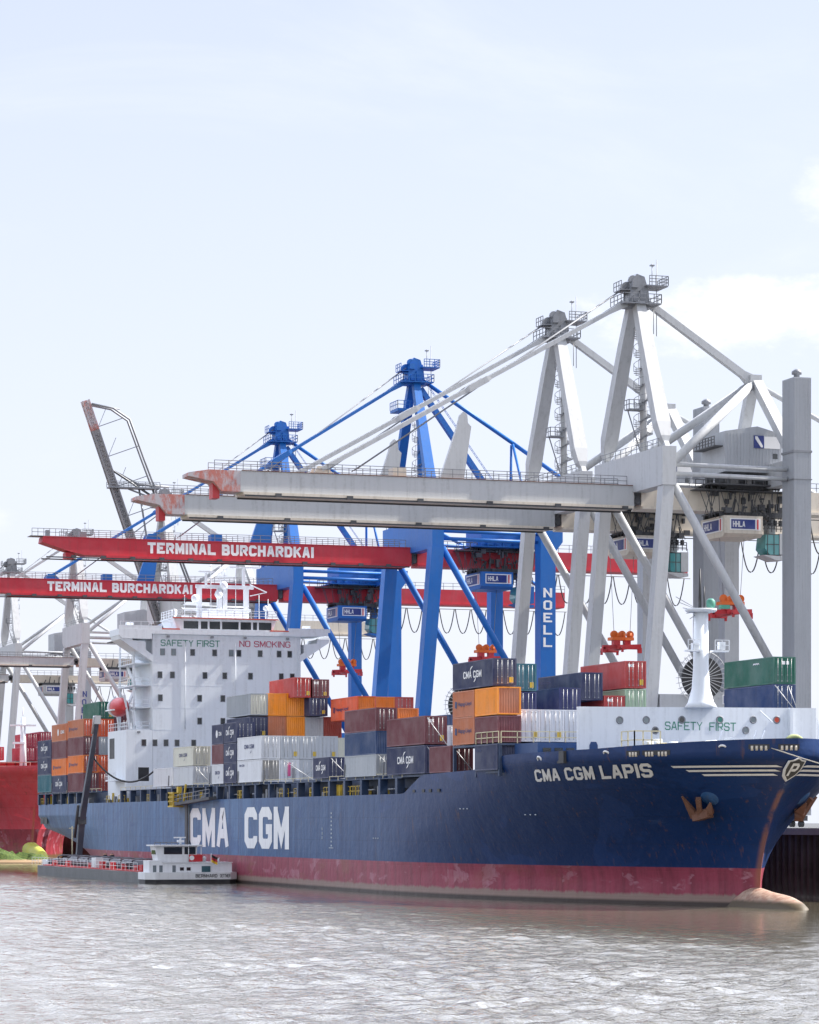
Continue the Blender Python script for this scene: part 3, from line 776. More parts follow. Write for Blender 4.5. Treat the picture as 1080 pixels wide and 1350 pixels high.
# --- bridge house
HX = -134.0
hs = ob('bridge_house', MB().box((-147,5.15,11.5),(HX,27.6,34.4)), M['white'], ship)
ob('lower_house', MB().box((-146,1.2,10.2),(HX+.012,5.12,20.35)), M['white'], hs); ob('lower_house', MB().box((-146,27.63,10.2),(HX+.012,31.0,20.35)), M['white'], hs)
ob('house_panel', MB().box((HX,5.16,11.5),(HX+.004,27.59,11.6)), M['white'], hs)
mb = MB(); text_on(mb, 'SAFETY FIRST', (HX+.04,6.35,32.6), (0,8.9,0), (0,0,.95), .0, th=.13); ob('safety_lettering', mb, M['greenletter'], hs)
mb = MB(); text_on(mb, 'NO SMOKING', (HX+.04,18.2,32.7), (0,7.8,0), (0,0,.9), .0, th=.13); ob('smoking_lettering', mb, M['redletter'], hs)
C9 = (6.64,8.29,11.14,14.46,16.98,18.14,21.37,24.27,25.9)
rows = ((31.75,C9,(0,1,4)),(28.41,(6.25,8.1,13.0,16.0,19.9,24.6,26.3),()),(25.06,(6.3,12.2,15.7),()),(21.72,(12.2,15.7),()),(18.49,(3.85,5.5,7.15,8.8,11.3),()))
for z, ws, pal in rows:
    for i, w in enumerate(ws):
        fx = .012 if w < 5.1 else 0
        f = ob('house_window', MB().cbox((HX+fx+.02,w,z),(.08,.72,1.0)), M['midgray'], hs)
        ob('window_pane', MB().cbox((HX+fx+.05,w,z),(.06,.56,.84)), M['palglass'] if i in pal else M['darkglass'], f)
for z in (20.4,23.6,26.9,30.2,33.3): ob('deck_edge', MB().box((HX+.0,5.2,z),(HX+.014,27.55,z+.06)), M['white'], hs)
pp = MB()
for w in (10.0,17.6,23.0): pp.tube((HX+.09,w,20.5),(HX+.09,w,33.2),.05,6)
obs('drain_pipe', pp, M['white'], hs)
ld = MB()
for w in (27.0,27.4): ld.tube((HX+.15,w,20.4),(HX+.15,w,34.3),.03,5)
for k in range(44): ld.tube((HX+.15,27.0,20.6+k*.31),(HX+.15,27.4,20.6+k*.31),.018,4)
ob('ladder', ld, M['white'], hs)
for w, z in ((7.4,34.0),(14.0,34.0),(19.0,34.0),(25.5,34.0),(3.0,20.0)): ob('floodlight', MB().cbox((HX+.35,w,z),(.35,.4,.3)).beam((HX,w,z+.1),(HX+.3,w,z+.1),.06,.06), M['midgray'], hs)
# bridge deck, wings and wheelhouse
bw = MB()
bw.extr([(5.0,34.35),(27.75,34.35),(31.75,34.5),(31.75,35.0),(.1,35.0),(.1,34.1),(.6,33.6),(5.0,33.6)], 0, -140, HX+.3)
ob('bridge_deck', bw, M['white'], hs)
for s in (-1, 1):
    f = lambda w: w if s < 0 else 32.2-w
    wg = MB().extr([(f(.15),34.05),(f(.3),33.5),(f(5.14),30.3),(f(5.14),31.3),(f(4.1),32.0),(f(4.1),33.2),(f(2.2),33.35),(f(1.9),34.05)], 0, -139.5, HX+.1)
    ob('wing_bracket', wg, M['white'], hs)
    ob('wing_bulwark', MB().box((HX+.05,min(f(.12),f(6.5)),35.0),(HX+.28,max(f(.12),f(6.5)),35.55)), M['white'], hs)
    ob('wing_console', MB().box((-138.4,f(2.6)-.5,35.0),(-137.4,f(2.6)+.5,36.2)), M['white'], hs)
    ob('wing_coaming_stripe', MB().box((HX-.6,f(7.2)-2.0,35.02),(HX+.27,f(7.2)+2.0,35.2)), M['orangered'], hs)
wh = ob('wheelhouse', MB().extr([(9.0,35.0),(23.4,35.0),(24.0,36.7),(8.4,36.7)], 0, -142, HX-.4), M['white'], hs)
for a, b_ in ((9.9,12.1),(12.5,13.5),(13.8,15.4),(15.7,18.2),(18.5,20.1),(20.4,21.0),(21.3,23.2)):
    ob('bridge_window', MB().box((HX-.42,a,35.25),(HX-.36,b_,36.35)), M['darkglass'], wh)
ob('roof_slab', MB().box((-142.2,8.2,36.71),(HX-.1,24.2,36.86)), M['white'], wh); ob('roof_edge', MB().box((HX-.099,8.2,36.71),(HX-.02,24.2,36.88)), M['orangered'], wh)
mr = MB(); mr.rail([(HX-.3,8.4,36.9),(HX-.3,24.0,36.9)],1.1,.035,1.3,3); mr.rail([(-142,8.4,36.9),(HX-.3,8.4,36.9)],1.1,.035,1.6,3)
mr.rail([(HX+.2,.3,35.5),(HX+.2,8,35.5)],.6,.03,1.6,1)
ob('monkey_island_railing', mr, M['white'], wh)
rm = MB(); rm.box((-139.5,13.0,38.2),(-138.5,21.2,38.6)); rm.box((-139.3,12.9,41.6),(-138.7,21.7,42.1))
for w in (13.4,16.5,17.3,20.6): rm.box((-139.3,w-.35,36.9),(-138.7,w+.35,41.6))
rm.box((-139.2,14.3,42.1),(-138.8,14.6,43.9)).box((-139.2,20.0,42.1),(-138.8,20.4,44.6))
rm.beam((-139,21.2,42.3),(-139,23.8,41.2),.15,.15).beam((-139,21.2,40.6),(-139,23.8,41.2),.12,.12)
rm.box((-138.6,13.6,37.0),(-137.9,20.4,38.1))
radar = ob('radar_mast', rm, M['white'], wh)
ob('radar_scanner', MB().cbox((-138.4,20.2,44.75),(.4,4.6,.22)), M['white'], radar); ob('radar_scanner', MB().cbox((-138.4,14.4,44.0),(.4,2.4,.2)), M['white'], radar)
for w, z in ((17.0,41.9),(12.6,39.9),(16.2,40.6)): ob('satellite_dome', MB().lathe((-138.3,w,z), [(.3,-.5),(.55,-.2),(.62,.1),(.5,.45),(.25,.65),(.02,.7)], (0,0,1), 12), M['white'], radar)
am = MB()
for w, h in ((15.2,45.5),(16.6,46.2),(17.3,45.6),(11.2,40.5),(22.6,40.8),(24.0,40.2),(19.0,43.5)): am.tube((-139,w,37),(-139,w,h),.05,5)
for z in (43,43.9,44.8): am.cbox((-139,16.6,z),(.1,.7,.1)).cbox((-139,17.3,z-.3),(.1,.6,.1)).cbox((-139,15.2,z),(.1,.5,.1))
obs('whip_antenna', am, M['white'], radar)
obs('signal_lamp', MB().lathe((-136,22.8,38.2), [(.1,-1.2),(.1,0),(.4,.2),(.4,.6),(.1,.8)], (0,0,1), 10).lathe((-136,8.9,37.4), [(.1,-.5),(.4,0),(.4,.6),(.1,.8)], (0,0,1), 10), M['white'], wh)
fun = MB().extr([(10,11.5),(22,11.5),(22,36.4),(20,37.6),(12,37.6),(10,36.4)], 0, -156, -149.5); ob('funnel', fun, paint('funnel_navy', (.03,.06,.14), .5, .3), ship)
# starboard side of the house: platforms and stairs
sp = MB()
for z in (20.4,23.6,26.8,30.0): sp.box((-145.5,2.6,z),(-135.3,5.12,z+.15))
for k, z in enumerate((20.5,23.7,26.9)): 
    a, b_ = ((-143,-137.5) if k % 2 else (-137.5,-143)); sp.beam((a,3.4,z),(b_,3.4,z+3.2),.8,.12,(0,1,0))
for t in (-145,-136): sp.box((t-.12,2.7,20.4),(t+.12,2.94,33.5))
ob('stair_platform', sp, M['white'], hs)
sp = MB()
for z in (20.5,23.75,26.95,30.15): sp.rail([(-145.4,2.7,z),(-135.4,2.7,z)],1.05,.035,1.5,2); sp.rail([(-135.35,2.7,z),(-135.35,5,z)],1.05,.035,1.2,2)
sp.rail([(-146,1.3,20.4),(HX-.1,1.3,20.4)],1.05,.035,1.5,2)
ob('stair_railing', sp, M['white'], hs)
cv = MB().box((-144.8,1.19,16.3),(-141.6,1.17,19.3)).box((HX-.002,3.0,12.9),(HX+.022,4.6,14.9)); obs('house_recess', cv, M['black'], hs)
ob('side_platform', MB().box((-141,-.3,12.9),(-135,1.18,13.1)).rail([(-141,-.2,13.1),(-135,-.2,13.1)],1.05,.035,1.2,2), M['white'], hs)
dv = MB().beam((-142.5,2.2,20.5),(-142.0,1.3,25.5),.3,.3).beam((-136.0,2.2,20.5),(-135.6,1.3,25.5),.3,.3)
dv.beam((-140,3.2,20.5),(-136,2.2,24.0),.18,.18).beam((-138,3.2,20.5),(-135.8,2.2,24.0),.18,.18)
obs('davit', dv, M['white'], hs)
nb = MB().box((HX+.03,9.6,13.0),(HX+.05,11.6,14.0)); ob('notice_board', nb, M['signblue'], hs)
# lifeboat
lf = thing('lifeboat', 'round red and white enclosed lifeboat hanging in a davit beside the white bridge house', 'lifeboat', (-138.6,1.3,22.2))
mb = MB(); NN = 14
for k in range(NN+1):
    u = k/NN; r = sin(pi*min(max(u, .02), .98))**.42
    for i in range(14):
        a = 2*pi*i/14; mb.v.append((-142.0+6.4*u, 1.3+1.3*r*cos(a), 23.8+1.45*r*sin(a)))
for k in range(NN):
    for i in range(14): j = (i+1) % 14; mb.face((k*14+i, k*14+j, (k+1)*14+j, (k+1)*14+i), True)
mb.face(range(14)); mb.face([NN*14+i for i in range(14)])
ob('hull', mb, M['boatred'], lf)
ob('canopy_band', MB().lathe((-141.2,1.3,23.8), [(1.15,-.1),(1.34,0),(1.42,.5),(1.47,1.3),(1.35,1.4)], (1,0,0), 16), M['white'], lf)
ob('keel_fender', MB().tube((-141.5,-.1,23.3),(-136,-.1,23.3),.12,6), M['signwhite'], lf)
# gangway
gw = thing('gangway', 'yellow and grey accommodation ladder slung outside the blue hull above the tanker wheelhouse', 'gangway', (-87,-.8,9.2))
ob('walkway', MB().beam((-95.5,-.8,9.25),(-76.5,-.8,9.95),1.0,.35), M['dark'], gw)
ob('handrail', MB().rail([(-95.5,-1.25,9.4),(-76.5,-1.25,10.1)],1.0,.035,1.8,2), M['midgray'], gw)
ob('basket', MB().rail([(-97.5,-1.4,9.1),(-94.8,-1.4,9.1)],1.7,.09,.9,3).rail([(-97.5,-1.4,9.1),(-97.5,-.1,9.1)],1.7,.09,.7,3).box((-97.6,-1.5,8.9),(-94.7,-.05,9.1)), M['yellow'], gw)
ob('hoist_frame', MB().beam((-92.5,-.6,9.3),(-92.0,-.4,11.9),.2,.2).cbox((-94.0,-.8,11.2),(.9,.5,.8)), M['yellow'], gw)
ob('boarding_ladder', MB().box((-92.4,-.45,2.8),(-91.2,-.3,9.2)), M['dark'], gw)

# ------------------------------------------------------------------ containers
CC = {'navy':(.012,.022,.085),'navy2':(.02,.03,.13),'blue':(.008,.045,.15),'teal':(.015,.13,.17),'maroon':(.15,.030,.042),'rustred':(.36,.055,.035),'red':(.46,.045,.04),
      'orange':(.80,.19,.015),'brightorange':(.95,.31,.01),'tan':(.52,.16,.06),'hotorange':(.75,.10,.02),'white':(.68,.70,.73),'cream':(.60,.60,.50),'grey':(.36,.39,.42),'green':(.012,.13,.085),
      'palegreen':(.38,.52,.36),'browngrey':(.30,.29,.27),'lightgrey':(.52,.55,.58),'shipred':(.62,.018,.04),'shipmaroon':(.30,.02,.05)}
def cmat(c): return paint('container_'+c, CC[c], .5, .35 if c not in ('white','cream','lightgrey') else .3, .22, fade=.28)
_CM = {}
CW = 2.38
def corr(mb, a0, a1, z0, z1, at, depth, axis, per=.29):
    # corrugated sheet from a0 to a1 along an axis, recessed towards +depth
    n = max(2, round((a1-a0)/per)); p = (a1-a0)/n; pts = []
    for k in range(n):
        s = a0+k*p; pts += [(s, 0), (s+.24*p, 0), (s+.5*p, 1), (s+.74*p, 1)]
    pts.append((a1, 0)); b = len(mb.v)
    for z in (z0, z1):
        for s, d in pts: mb.v.append((s, at+depth*d, z) if axis == 0 else (at+depth*d, s, z))
    m = len(pts)
    for i in range(m-1): mb.face((b+i, b+i+1, b+m+i+1, b+m+i))
def cont_meshes(L, h, kind):
    key = (round(L,2), round(h,2), kind)
    if key in _CM: return _CM[key]
    W_ = CW/2; fr = MB(); pw = .16
    for x in (0, L-pw):
        for y in (-W_, W_-pw): fr.box((x,y,0),(x+pw,y+pw,h))
    for z in (0, h-.12):
        for y in (-W_, W_-.1): fr.box((pw,y,z),(L-pw,y+.1,z+.12))
        fr.box((0,-W_+pw,z),(.1,W_-pw,z+.12)); fr.box((L-.1,-W_+pw,z),(L,W_-pw,z+.12))
    sh = MB()
    if kind == 'reefer':
        for y in (-W_+.03, W_-.03):
            corr(sh, pw, L-pw, .12, h-.12, y, .012 if y < 0 else -.012, 0, .6)
    else:
        for y, d in ((-W_+.015,.045),(W_-.015,-.045)): corr(sh, pw, L-pw, .12, h-.12, y, d, 0)
    corr(sh, -W_+pw, W_-pw, .12, h-.12, .03, .03, 1)
    sh.box((.1,-W_+.1,h-.10),(L-.1,W_-.1,h-.05)); sh.box((.1,-W_+.1,.06),(L-.1,W_-.1,.1))
    en = MB()
    if kind == 'wall': corr(en, -W_+pw, W_-pw, .12, h-.12, L-.025, -.05, 1, .25)
    elif kind == 'reefer':
        en.box((L-.12,-W_+pw,.12),(L-.05,W_-pw,h-.12))
        for y in (-.75,-.02,.7): en.box((L-.05,y-.05,.2),(L-.01,y+.05,h-.2))
        en.box((L-.05,-.68,h*.52),(L-.02,-.1,h-.25)); en.box((L-.05,.1,h*.55),(L-.02,.62,h-.3))
    else:
        for s in (0, 1): corr(en, (-W_+pw, .02)[s], (-.02, W_-pw)[s], .14, h-.14, L-.05, .03, 1, .37)
        en.box((L-.09,-W_+pw,.12),(L-.08,W_-pw,h-.12))
    bar = MB(); bar.tube((L-.0,0,.18),(L-.0,0,h-.18),.022,5)
    for z in (.3, h*.33, h*.62, h-.3): bar.cbox((L-.005,0,z),(.05,.1,.07))
    _CM[key] = [m.mesh(n_) for m, n_ in ((fr,'frame'),(sh,'side_panels'),(en,'end_panel'),(bar,'locking_bar'))]
    for m in _CM[key]: m.materials.append(None)
    return _CM[key]
M['bar'] = paint('galvanised_bar', (.45,.46,.47), .4, .3, .2, metal=.4)
def cchild(name, me, mat, par, loc=(0,0,0)):
    o = bpy.data.objects.new(name, me); COL.objects.link(o); o.parent = par; o.location = loc
    if not me.materials: me.materials.append(None)
    o.material_slots[0].link = 'OBJECT'; o.material_slots[0].material = mat; return o
_LM = {}
def letter_mesh(key, build):
    if key not in _LM: mb = MB(); build(mb); _LM[key] = mb.mesh('lettering')
    return _LM[key]
def swoosh(mb, c, r, a0, a1, y, th):
    n = 10; b = len(mb.v)
    for i in range(n+1):
        a = lerp(a0, a1, i/n); e = th*sin(pi*i/n)+.01
        for q in (r-e, r+e): mb.v.append((c[0]+q*cos(a), y, c[1]+q*sin(a)*.8))
    for i in range(n): a = b+2*i; mb.face((a, a+1, a+3, a+2))
def marks(mk, L, h):
    y = -CW/2-.012
    if mk == 'cma':
        def f(mb):
            w = min(5.2, L*.62); x0 = (L-w)/2
            text_on(mb, 'CMA CGM', (x0,y,h*.38), (w,0,0), (0,0,h*.26), .03)
            swoosh(mb, (L/2+w*.04,h*.52), h*.36, radians(95), radians(160), y, .09); swoosh(mb, (L/2+w*.02,h*.5), h*.36, radians(-75), radians(-15), y, .09)
        return letter_mesh((mk,L,h), f), 'letter'
    if mk == 'cmadark':
        def f(mb):
            text_on(mb, 'CMA CGM', (L*.30,y,h*.48), (L*.40,0,0), (0,0,h*.18), .02); swoosh(mb, (L*.52,h*.5), h*.3, radians(-75), radians(-15), y, .05)
        return letter_mesh((mk,L,h), f), 'navyletter'
    if mk == 'cmasmall':
        def f(mb): text_on(mb, 'CMA CGM', (L*.08,y,h*.72), (L*.22,0,0), (0,0,h*.1), .02)
        return letter_mesh((mk,L,h), f), 'navyletter'
    if mk == 'hapag':
        def f(mb):
            b0 = L*.10; mb.hexa([(b0,y,h*.38),(b0+.55,y,h*.34),(b0+.55,y+.005,h*.34),(b0,y+.005,h*.38),(b0+.1,y,h*.62),(b0+.65,y,h*.6),(b0+.65,y+.005,h*.6),(b0+.1,y+.005,h*.62)])
            text_on(mb, 'Hapag-Lloyd', (b0+1.0,y,h*.38), (min(5.2,L*.62),0,0), (0,0,h*.2), .015)
        return letter_mesh((mk,L,h), f), 'navyletter'
    if mk == 'logo':
        def f(mb): mb.disc((L*.45,y,h*.52), h*.2, (0,1,0), .01); text_on(mb, 'CMA', (L*.62,y,h*.42),(L*.25,0,0),(0,0,h*.2),.02)
        return letter_mesh((mk,L,h), f), 'letter'
    if mk == 'tex':
        def f(mb): text_on(mb, 'tex', (L+.02,-CW/2+.32,h-.62), (0,.72,0), (0,0,.36), .03)
        return letter_mesh((mk,L,h), f), 'letter'
    if mk == 'greenend':
        def f(mb):
            for k in range(2): mb.box((L+.01,-.25+k*.42,h-.75),(L+.02,.05+k*.42,h-.42))
            for k in range(3): swoosh(mb, (L*.62+k*.45,h*.72), .28, radians(20), radians(170), y, .07)
        return letter_mesh((mk,L,h), f), 'letter'
    if mk == 'stripe':
        def f(mb): mb.box((L+.01,-.35,h*.25),(L+.03,.05,h*.85))
        return letter_mesh((mk,L,h), f), 'pinkstripe'
    if mk == 'plate':
        def f(mb): mb.box((L+.012,.45,h*.12),(L+.03,.85,h*.32))
        return letter_mesh((mk,L,h), f), 'yellow'
M['pinkstripe'] = paint('pink_sticker', (.62,.08,.25), .5, .1)
NC = [0]
def container(t0, t1, w, z, h, col, label, kind='door', mk=(), endcol=None, group='shipping containers stacked on the blue ship'):
    L = t1-t0; fr, sh, en, bar = cont_meshes(L, h, kind)
    o = thing('shipping_container', label, 'container', (t0, w+CW/2, z), group)
    m = cmat(col); me = cmat(endcol) if endcol else m
    cchild('frame', fr, m, o); cchild('side_panels', sh, m, o)
    e = cchild('end_wall' if kind == 'wall' else 'reefer_door' if kind == 'reefer' else 'door', en, me, o)
    if kind != 'wall':
        for y in (-.72,-.3,.3,.72): cchild('locking_bar', bar, M['bar'], e, (.02,y,0))
    for k in mk:
        lm, mt = marks(k, L, h); cchild('data_plate' if k == 'plate' else 'sticker' if k == 'stripe' else 'lettering', lm, M[mt], o)
    return o
def row(r): return .1+2.42*r
H27 = 2.72
# stern, three bays behind the bridge house
S3, S2, S1 = (-193.9,-182.9), (-182.3,-171), (-169.9,-158.3)
container(*S3, row(0), 11.78, 2.8, 'teal', 'teal green container lowest in the outermost stack at the stern', 'wall')
container(*S3, row(0), 14.62, 2.8, 'navy', 'navy container with white lettering in the middle of the three-high stern stack', 'wall', ('cma',))
container(*S3, row(0), 17.46, 2.75, 'navy', 'navy lettered container topmost of the three-high stern stack', 'wall', ('cma',))
container(*S2, row(0), 11.6, 2.72, 'navy', 'navy lettered container at the foot of the second stack, below an orange one', 'wall', ('cma',))
container(*S2, row(0), 14.36, 2.62, 'orange', 'orange container second from the bottom in the second stack from the stern', 'wall', ('hapag',))
container(*S2, row(0), 17.02, 2.72, 'maroon', 'maroon container third from the bottom in the second stack from the stern', 'wall')
container(*S2, row(0), 19.78, 2.68, 'tan', 'tan orange container topmost of the second stack from the stern', 'wall', ('logo',))
container(*S1, row(0), 11.6, 2.9, 'maroon', 'maroon container at the foot of the stack beside the tall tanker hose crane', 'door')
container(*S1, row(0), 14.54, 2.68, 'orange', 'orange lettered container second from the bottom beside the tanker hose crane', 'door', ('hapag',), 'rustred')
container(*S1, row(0), 17.26, 2.75, 'maroon', 'maroon container between two orange ones in the stack beside the hose crane', 'door')
container(*S1, row(0), 20.05, 2.7, 'tan', 'tan orange container with red orange end, topmost outer one beside the hose crane', 'door', ('hapag',), 'hotorange')
container(*S1, row(1), 11.6, 2.9, 'rustred', 'rust red container end lowest beside the white lower house at the stern', 'door')
container(*S1, row(1), 14.54, 2.68, 'hotorange', 'red orange container end under the grey one beside the white house', 'door')
container(*S1, row(1), 17.26, 2.75, 'grey', 'grey container end touching the white lower house at the stern', 'door')
container(*S1, row(1), 20.05, 2.7, 'hotorange', 'red orange container directly below the green one near the lifeboat', 'door')
container(*S1, row(1), 22.8, 2.6, 'green', 'dark green container topmost behind the lifeboat at the stern', 'door', ('plate',))
container(*S1, row(2), 20.05, 2.7, 'maroon', 'maroon container end partly hidden by the lifeboat, lower of two', 'door')
container(*S1, row(2), 22.8, 2.6, 'maroon', 'dark maroon container end between the topmost green container and the lifeboat', 'door')
# in front of the bridge house
B2 = (-100.9,-90.2)
container(*B2, row(0), 11.78, 2.5, 'lightgrey', 'pale grey refrigerated container lower of the two in front of the white house', 'reefer')
container(*B2, row(0), 14.34, 2.55, 'cream', 'cream refrigerated container with dark lettering, upper of the two before the white house', 'reefer', ('cmadark',))
container(*B2, row(1), 11.78, 2.5, 'grey', 'grey container end lower, second in from the hull side in front of the white house', 'reefer')
container(-112.4,-102.0, row(0), 11.78, 2.5, 'white', 'plain white container at deck level against the white bridge house', 'wall')
container(-80.4,-74.75, row(0), 11.78, 2.45, 'white', 'short white lettered container under a maroon one', 'wall', ('cmadark',))
container(-80.4,-74.75, row(0), 14.28, 2.48, 'maroon', 'short maroon container between a white one and a navy one', 'wall')
container(-80.4,-74.75, row(0), 16.8, 2.48, 'navy', 'short navy container with round white emblem on top of the maroon one', 'wall', ('logo',))
for z, s in ((11.78,'lowest of the navy column beside the white refrigerated stack'),(14.3,'middle of the navy column beside the white refrigerated stack'),(16.85,'top of the navy column beside the white refrigerated stack')):
    container(-74.5,-68.4, row(0), z, 2.48, 'navy', 'short navy lettered container, '+s, 'door', ('cma',))
B4 = (-82.2,-71.0)
container(*B4, row(1), 17.5, 2.62, 'navy', 'navy container below the grey one with a rusty white end', 'door', ('plate',))
container(*B4, row(1), 20.3, 2.72, 'grey', 'grey container with rust streaked white end, beside the bright orange pair', 'door', (), 'cream')
container(*B4, row(2), 17.6, 2.6, 'tan', 'tan orange container end in the lower orange pair in front of the white house', 'wall')
container(*B4, row(3), 17.6, 2.6, 'brightorange', 'bright orange container end in the lower orange pair', 'wall')
container(*B4, row(2), 20.26, 2.82, 'brightorange', 'bright orange container on the tan orange one in front of the white house', 'wall')
container(*B4, row(3), 20.26, 2.84, 'brightorange', 'bright orange container between another bright orange one and a navy one', 'wall')
container(*B4, row(4), 17.45, 2.7, 'lightgrey', 'pale grey container end between the lower orange pair and a rust red one', 'wall')
container(*B4, row(5), 17.45, 2.75, 'rustred', 'rust red container end above the row of white refrigerated containers', 'wall')
container(-80,-68.6, row(4)-.15, 20.2, 2.25, 'navy', 'dark navy container under the small maroon lettered one, beside the bright orange pair', 'door', ('plate',))
container(-80,-68.6, row(3)+.25, 22.5, 2.5, 'red', 'red container topmost above the bright orange containers', 'door', ('plate',))
container(-80,-68.6, row(4)+.05, 22.5, 2.3, 'maroon', 'maroon container with tex lettering beside the topmost red one', 'door', ('tex','plate'))
B5 = (-67.9,-56.8)
container(*B5, row(0), 11.78, 2.7, 'white', 'white refrigerated container with small lettering and brown grey end', 'reefer', ('cmasmall',), 'browngrey')
container(*B5, row(0), 14.54, 2.78, 'white', 'white refrigerated container with dark lettering, upper corner of the white stack', 'reefer', ('cmadark',))
container(*B5, row(1), 11.78, 2.7, 'white', 'white refrigerated container end with a pink stripe', 'reefer', ('stripe',))
container(*B5, row(2), 11.78, 2.7, 'lightgrey', 'pale grey refrigerated container end between the pink striped one and the small navy one', 'reefer')
container(*B5, row(3), 11.78, 2.7, 'lightgrey', 'pale refrigerated container end half hidden behind the small navy container', 'reefer')
for r, s in ((1,'next to the lettered corner container in the upper white row'),(2,'middle of the upper white row'),(3,'last of the upper white row before the cream one')):
    container(*B5, row(r), 14.54, 2.78, 'lightgrey', 'white refrigerated container end, '+s, 'reefer', ('plate',))
container(*B5, row(4), 14.54, 2.6, 'cream', 'cream white container end squeezed beside the blue container', 'wall')
container(*B5, row(5), 19.5, 2.75, 'hotorange', 'orange container with dark emblem and lettering below the blue crane leg', 'wall', ('hapag',), 'orange')
container(*B5, row(6), 19.5, 2.7, 'orange', 'plain orange container end between the lettered orange and the red one', 'wall')
container(*B5, row(7), 19.5, 2.7, 'red', 'red container end between two orange ones and the thick blue crane leg', 'door', ('plate',))
container(-34.9,-28.9, row(0), 11.8, 2.35, 'navy', 'small navy lettered container standing alone at the ship side', 'door', ('cma',))
B6 = (-22.8,-11.6)
container(*B6, row(0), 11.78, 2.3, 'grey', 'grey container lowest under the blue one', 'reefer')
container(*B6, row(0), 14.1, 2.45, 'blue', 'plain deep blue container between a grey and a maroon one', 'wall')
container(*B6, row(0), 16.58, 2.45, 'maroon', 'long maroon container on top of the plain blue one', 'door')
container(*B6, row(1), 11.78, 2.35, 'white', 'white lettered container end beside the large navy lettered container, lower', 'reefer', ('stripe',))
container(*B6, row(1), 14.2, 2.4, 'lightgrey', 'plain pale grey container end squeezed between the deep blue and large maroon containers', 'wall')
container(*B6, row(1), 16.65, 2.35, 'orange', 'orange container end beside the long maroon one, under the blue leg', 'wall')
B7 = (-7.85,4.5)
container(*B7, row(0), 11.8, 2.85, 'navy', 'large navy container with white lettering under the maroon one, amidships', 'wall', ('cma',))
container(*B7, row(0), 14.75, 2.85, 'maroon', 'large maroon container with tex lettering on top of the navy lettered one', 'door', ('tex','plate'))
container(*B7, row(1), 14.4, 2.25, 'white', 'narrow white container end below the small blue one, between maroon and orange', 'reefer')
container(*B7, row(1), 16.7, 1.05, 'blue', 'low bright blue container on the narrow white one', 'wall', endcol='blue')
container(*B7, row(4), 17.5, 2.65, 'navy2', 'navy blue container end below the teal one', 'door')
container(*B7, row(4), 20.25, 2.78, 'teal', 'teal container end beside the topmost navy lettered container', 'door', ('plate',))
container(*B7, row(6), 17.6, 3.05, 'navy2', 'plain navy blue container standing on the white refrigerated row at the front', 'door')
container(*B7, row(7), 19.4, 2.85, 'navy', 'dark navy container partly hidden behind another, beneath the long red one', 'door', ('cmasmall',))
container(*B7, row(8)+.1, 17.4, 2.5, 'red', 'red container with tex lettering, lower, just above the white forecastle wall', 'door', ('tex',))
container(*B7, row(9), 20.7, 2.8, 'red', 'long red container with tex lettering topmost above the forecastle wall', 'door', ('tex','plate'))
container(*B7, row(9), 17.4, 3.2, 'palegreen', 'pale green container end under the long red one', 'door', ('plate',))
container(6.0,12.4, row(0), 11.8, 2.6, 'maroon', 'short maroon container low at the ship side below the tan orange ones', 'door')
A1, A2 = (13.1,19.3), (19.5,25.8)
container(*A1, row(0), 14.4, 2.65, 'tan', 'short tan orange container with dark lettering, lower of the two under the navy one', 'wall', ('hapag',))
container(*A1, row(0), 17.08, 2.5, 'tan', 'short tan orange container with dark lettering directly under the topmost navy one', 'wall', ('hapag',))
container(*A2, row(0), 11.8, 2.45, 'navy', 'short navy container in shadow below the maroon ones, behind the raised bulwark', 'wall', ('cmasmall',))
container(*A2, row(0), 14.4, 2.5, 'maroon', 'short maroon container under the bright orange one at the front of the stacks', 'wall')
container(*A2, row(0), 17.0, 2.6, 'brightorange', 'short bright orange container with tan end on the front stack', 'wall', (), 'tan')
container(13.1,24.6, row(0), 19.75, 2.6, 'navy', 'long navy container with white lettering topmost on the front orange stack', 'door', ('cma','plate'))
container(13.1,25.7, row(1), 11.6, 2.45, 'maroon', 'dark maroon container low behind the short navy one at the raised bulwark', 'wall')
for r, s in ((1,'first of three beside the maroon one with the railing'),(2,'middle of three beside the forecastle wall'),(3,'last of three, touching the forecastle wall'),):
    container(13.1,24.6, row(r), 14.5, 3.05, 'white', 'white refrigerated container end, '+s, 'reefer', ('plate',))
container(13.1,24.6, row(12), 17.6, 2.7, 'blue', 'blue container below the far green one, behind the forecastle wall', 'door')
container(13.1,24.6, row(12), 20.35, 2.65, 'green', 'green container with white marks on the blue one behind the forecastle wall', 'door', ('greenend',))

# ------------------------------------------------------------------ quay cranes
def hhla(mb_list, o, ux, uy):
    o, ux, uy = Vector(o), Vector(ux), Vector(uy); n = ux.cross(uy).normalized()
    w, b_, r, tx = mb_list
    def quad(mb, u0, u1, v0, v1, d):
        P = [o+ux*u+uy*v for u, v in ((u0,v0),(u1,v0),(u1,v1),(u0,v1))]; mb.hexa([p+n*(d-.03) for p in P]+[p+n*d for p in P])
    quad(w, 0, 1, 0, 1, .03); quad(b_, .04, .82, .1, .9, .06); quad(r, .88, .93, .08, .92, .06)
    text_on(tx, 'HHLA', o+ux*.09+uy*.25+n*.075, ux*.40, uy*.5, .03)
def sign(parent, o, ux, uy):
    L = [MB() for _ in range(4)]; hhla(L, o, ux, uy)
    s = ob('sign', L[0], M['signwhite'], parent); ob('sign_field', L[1], M['signblue'], s); ob('sign_bar', L[2], M['signred'], s); ob('sign_lettering', L[3], M['signwhite'], s)
GZ = 6.3
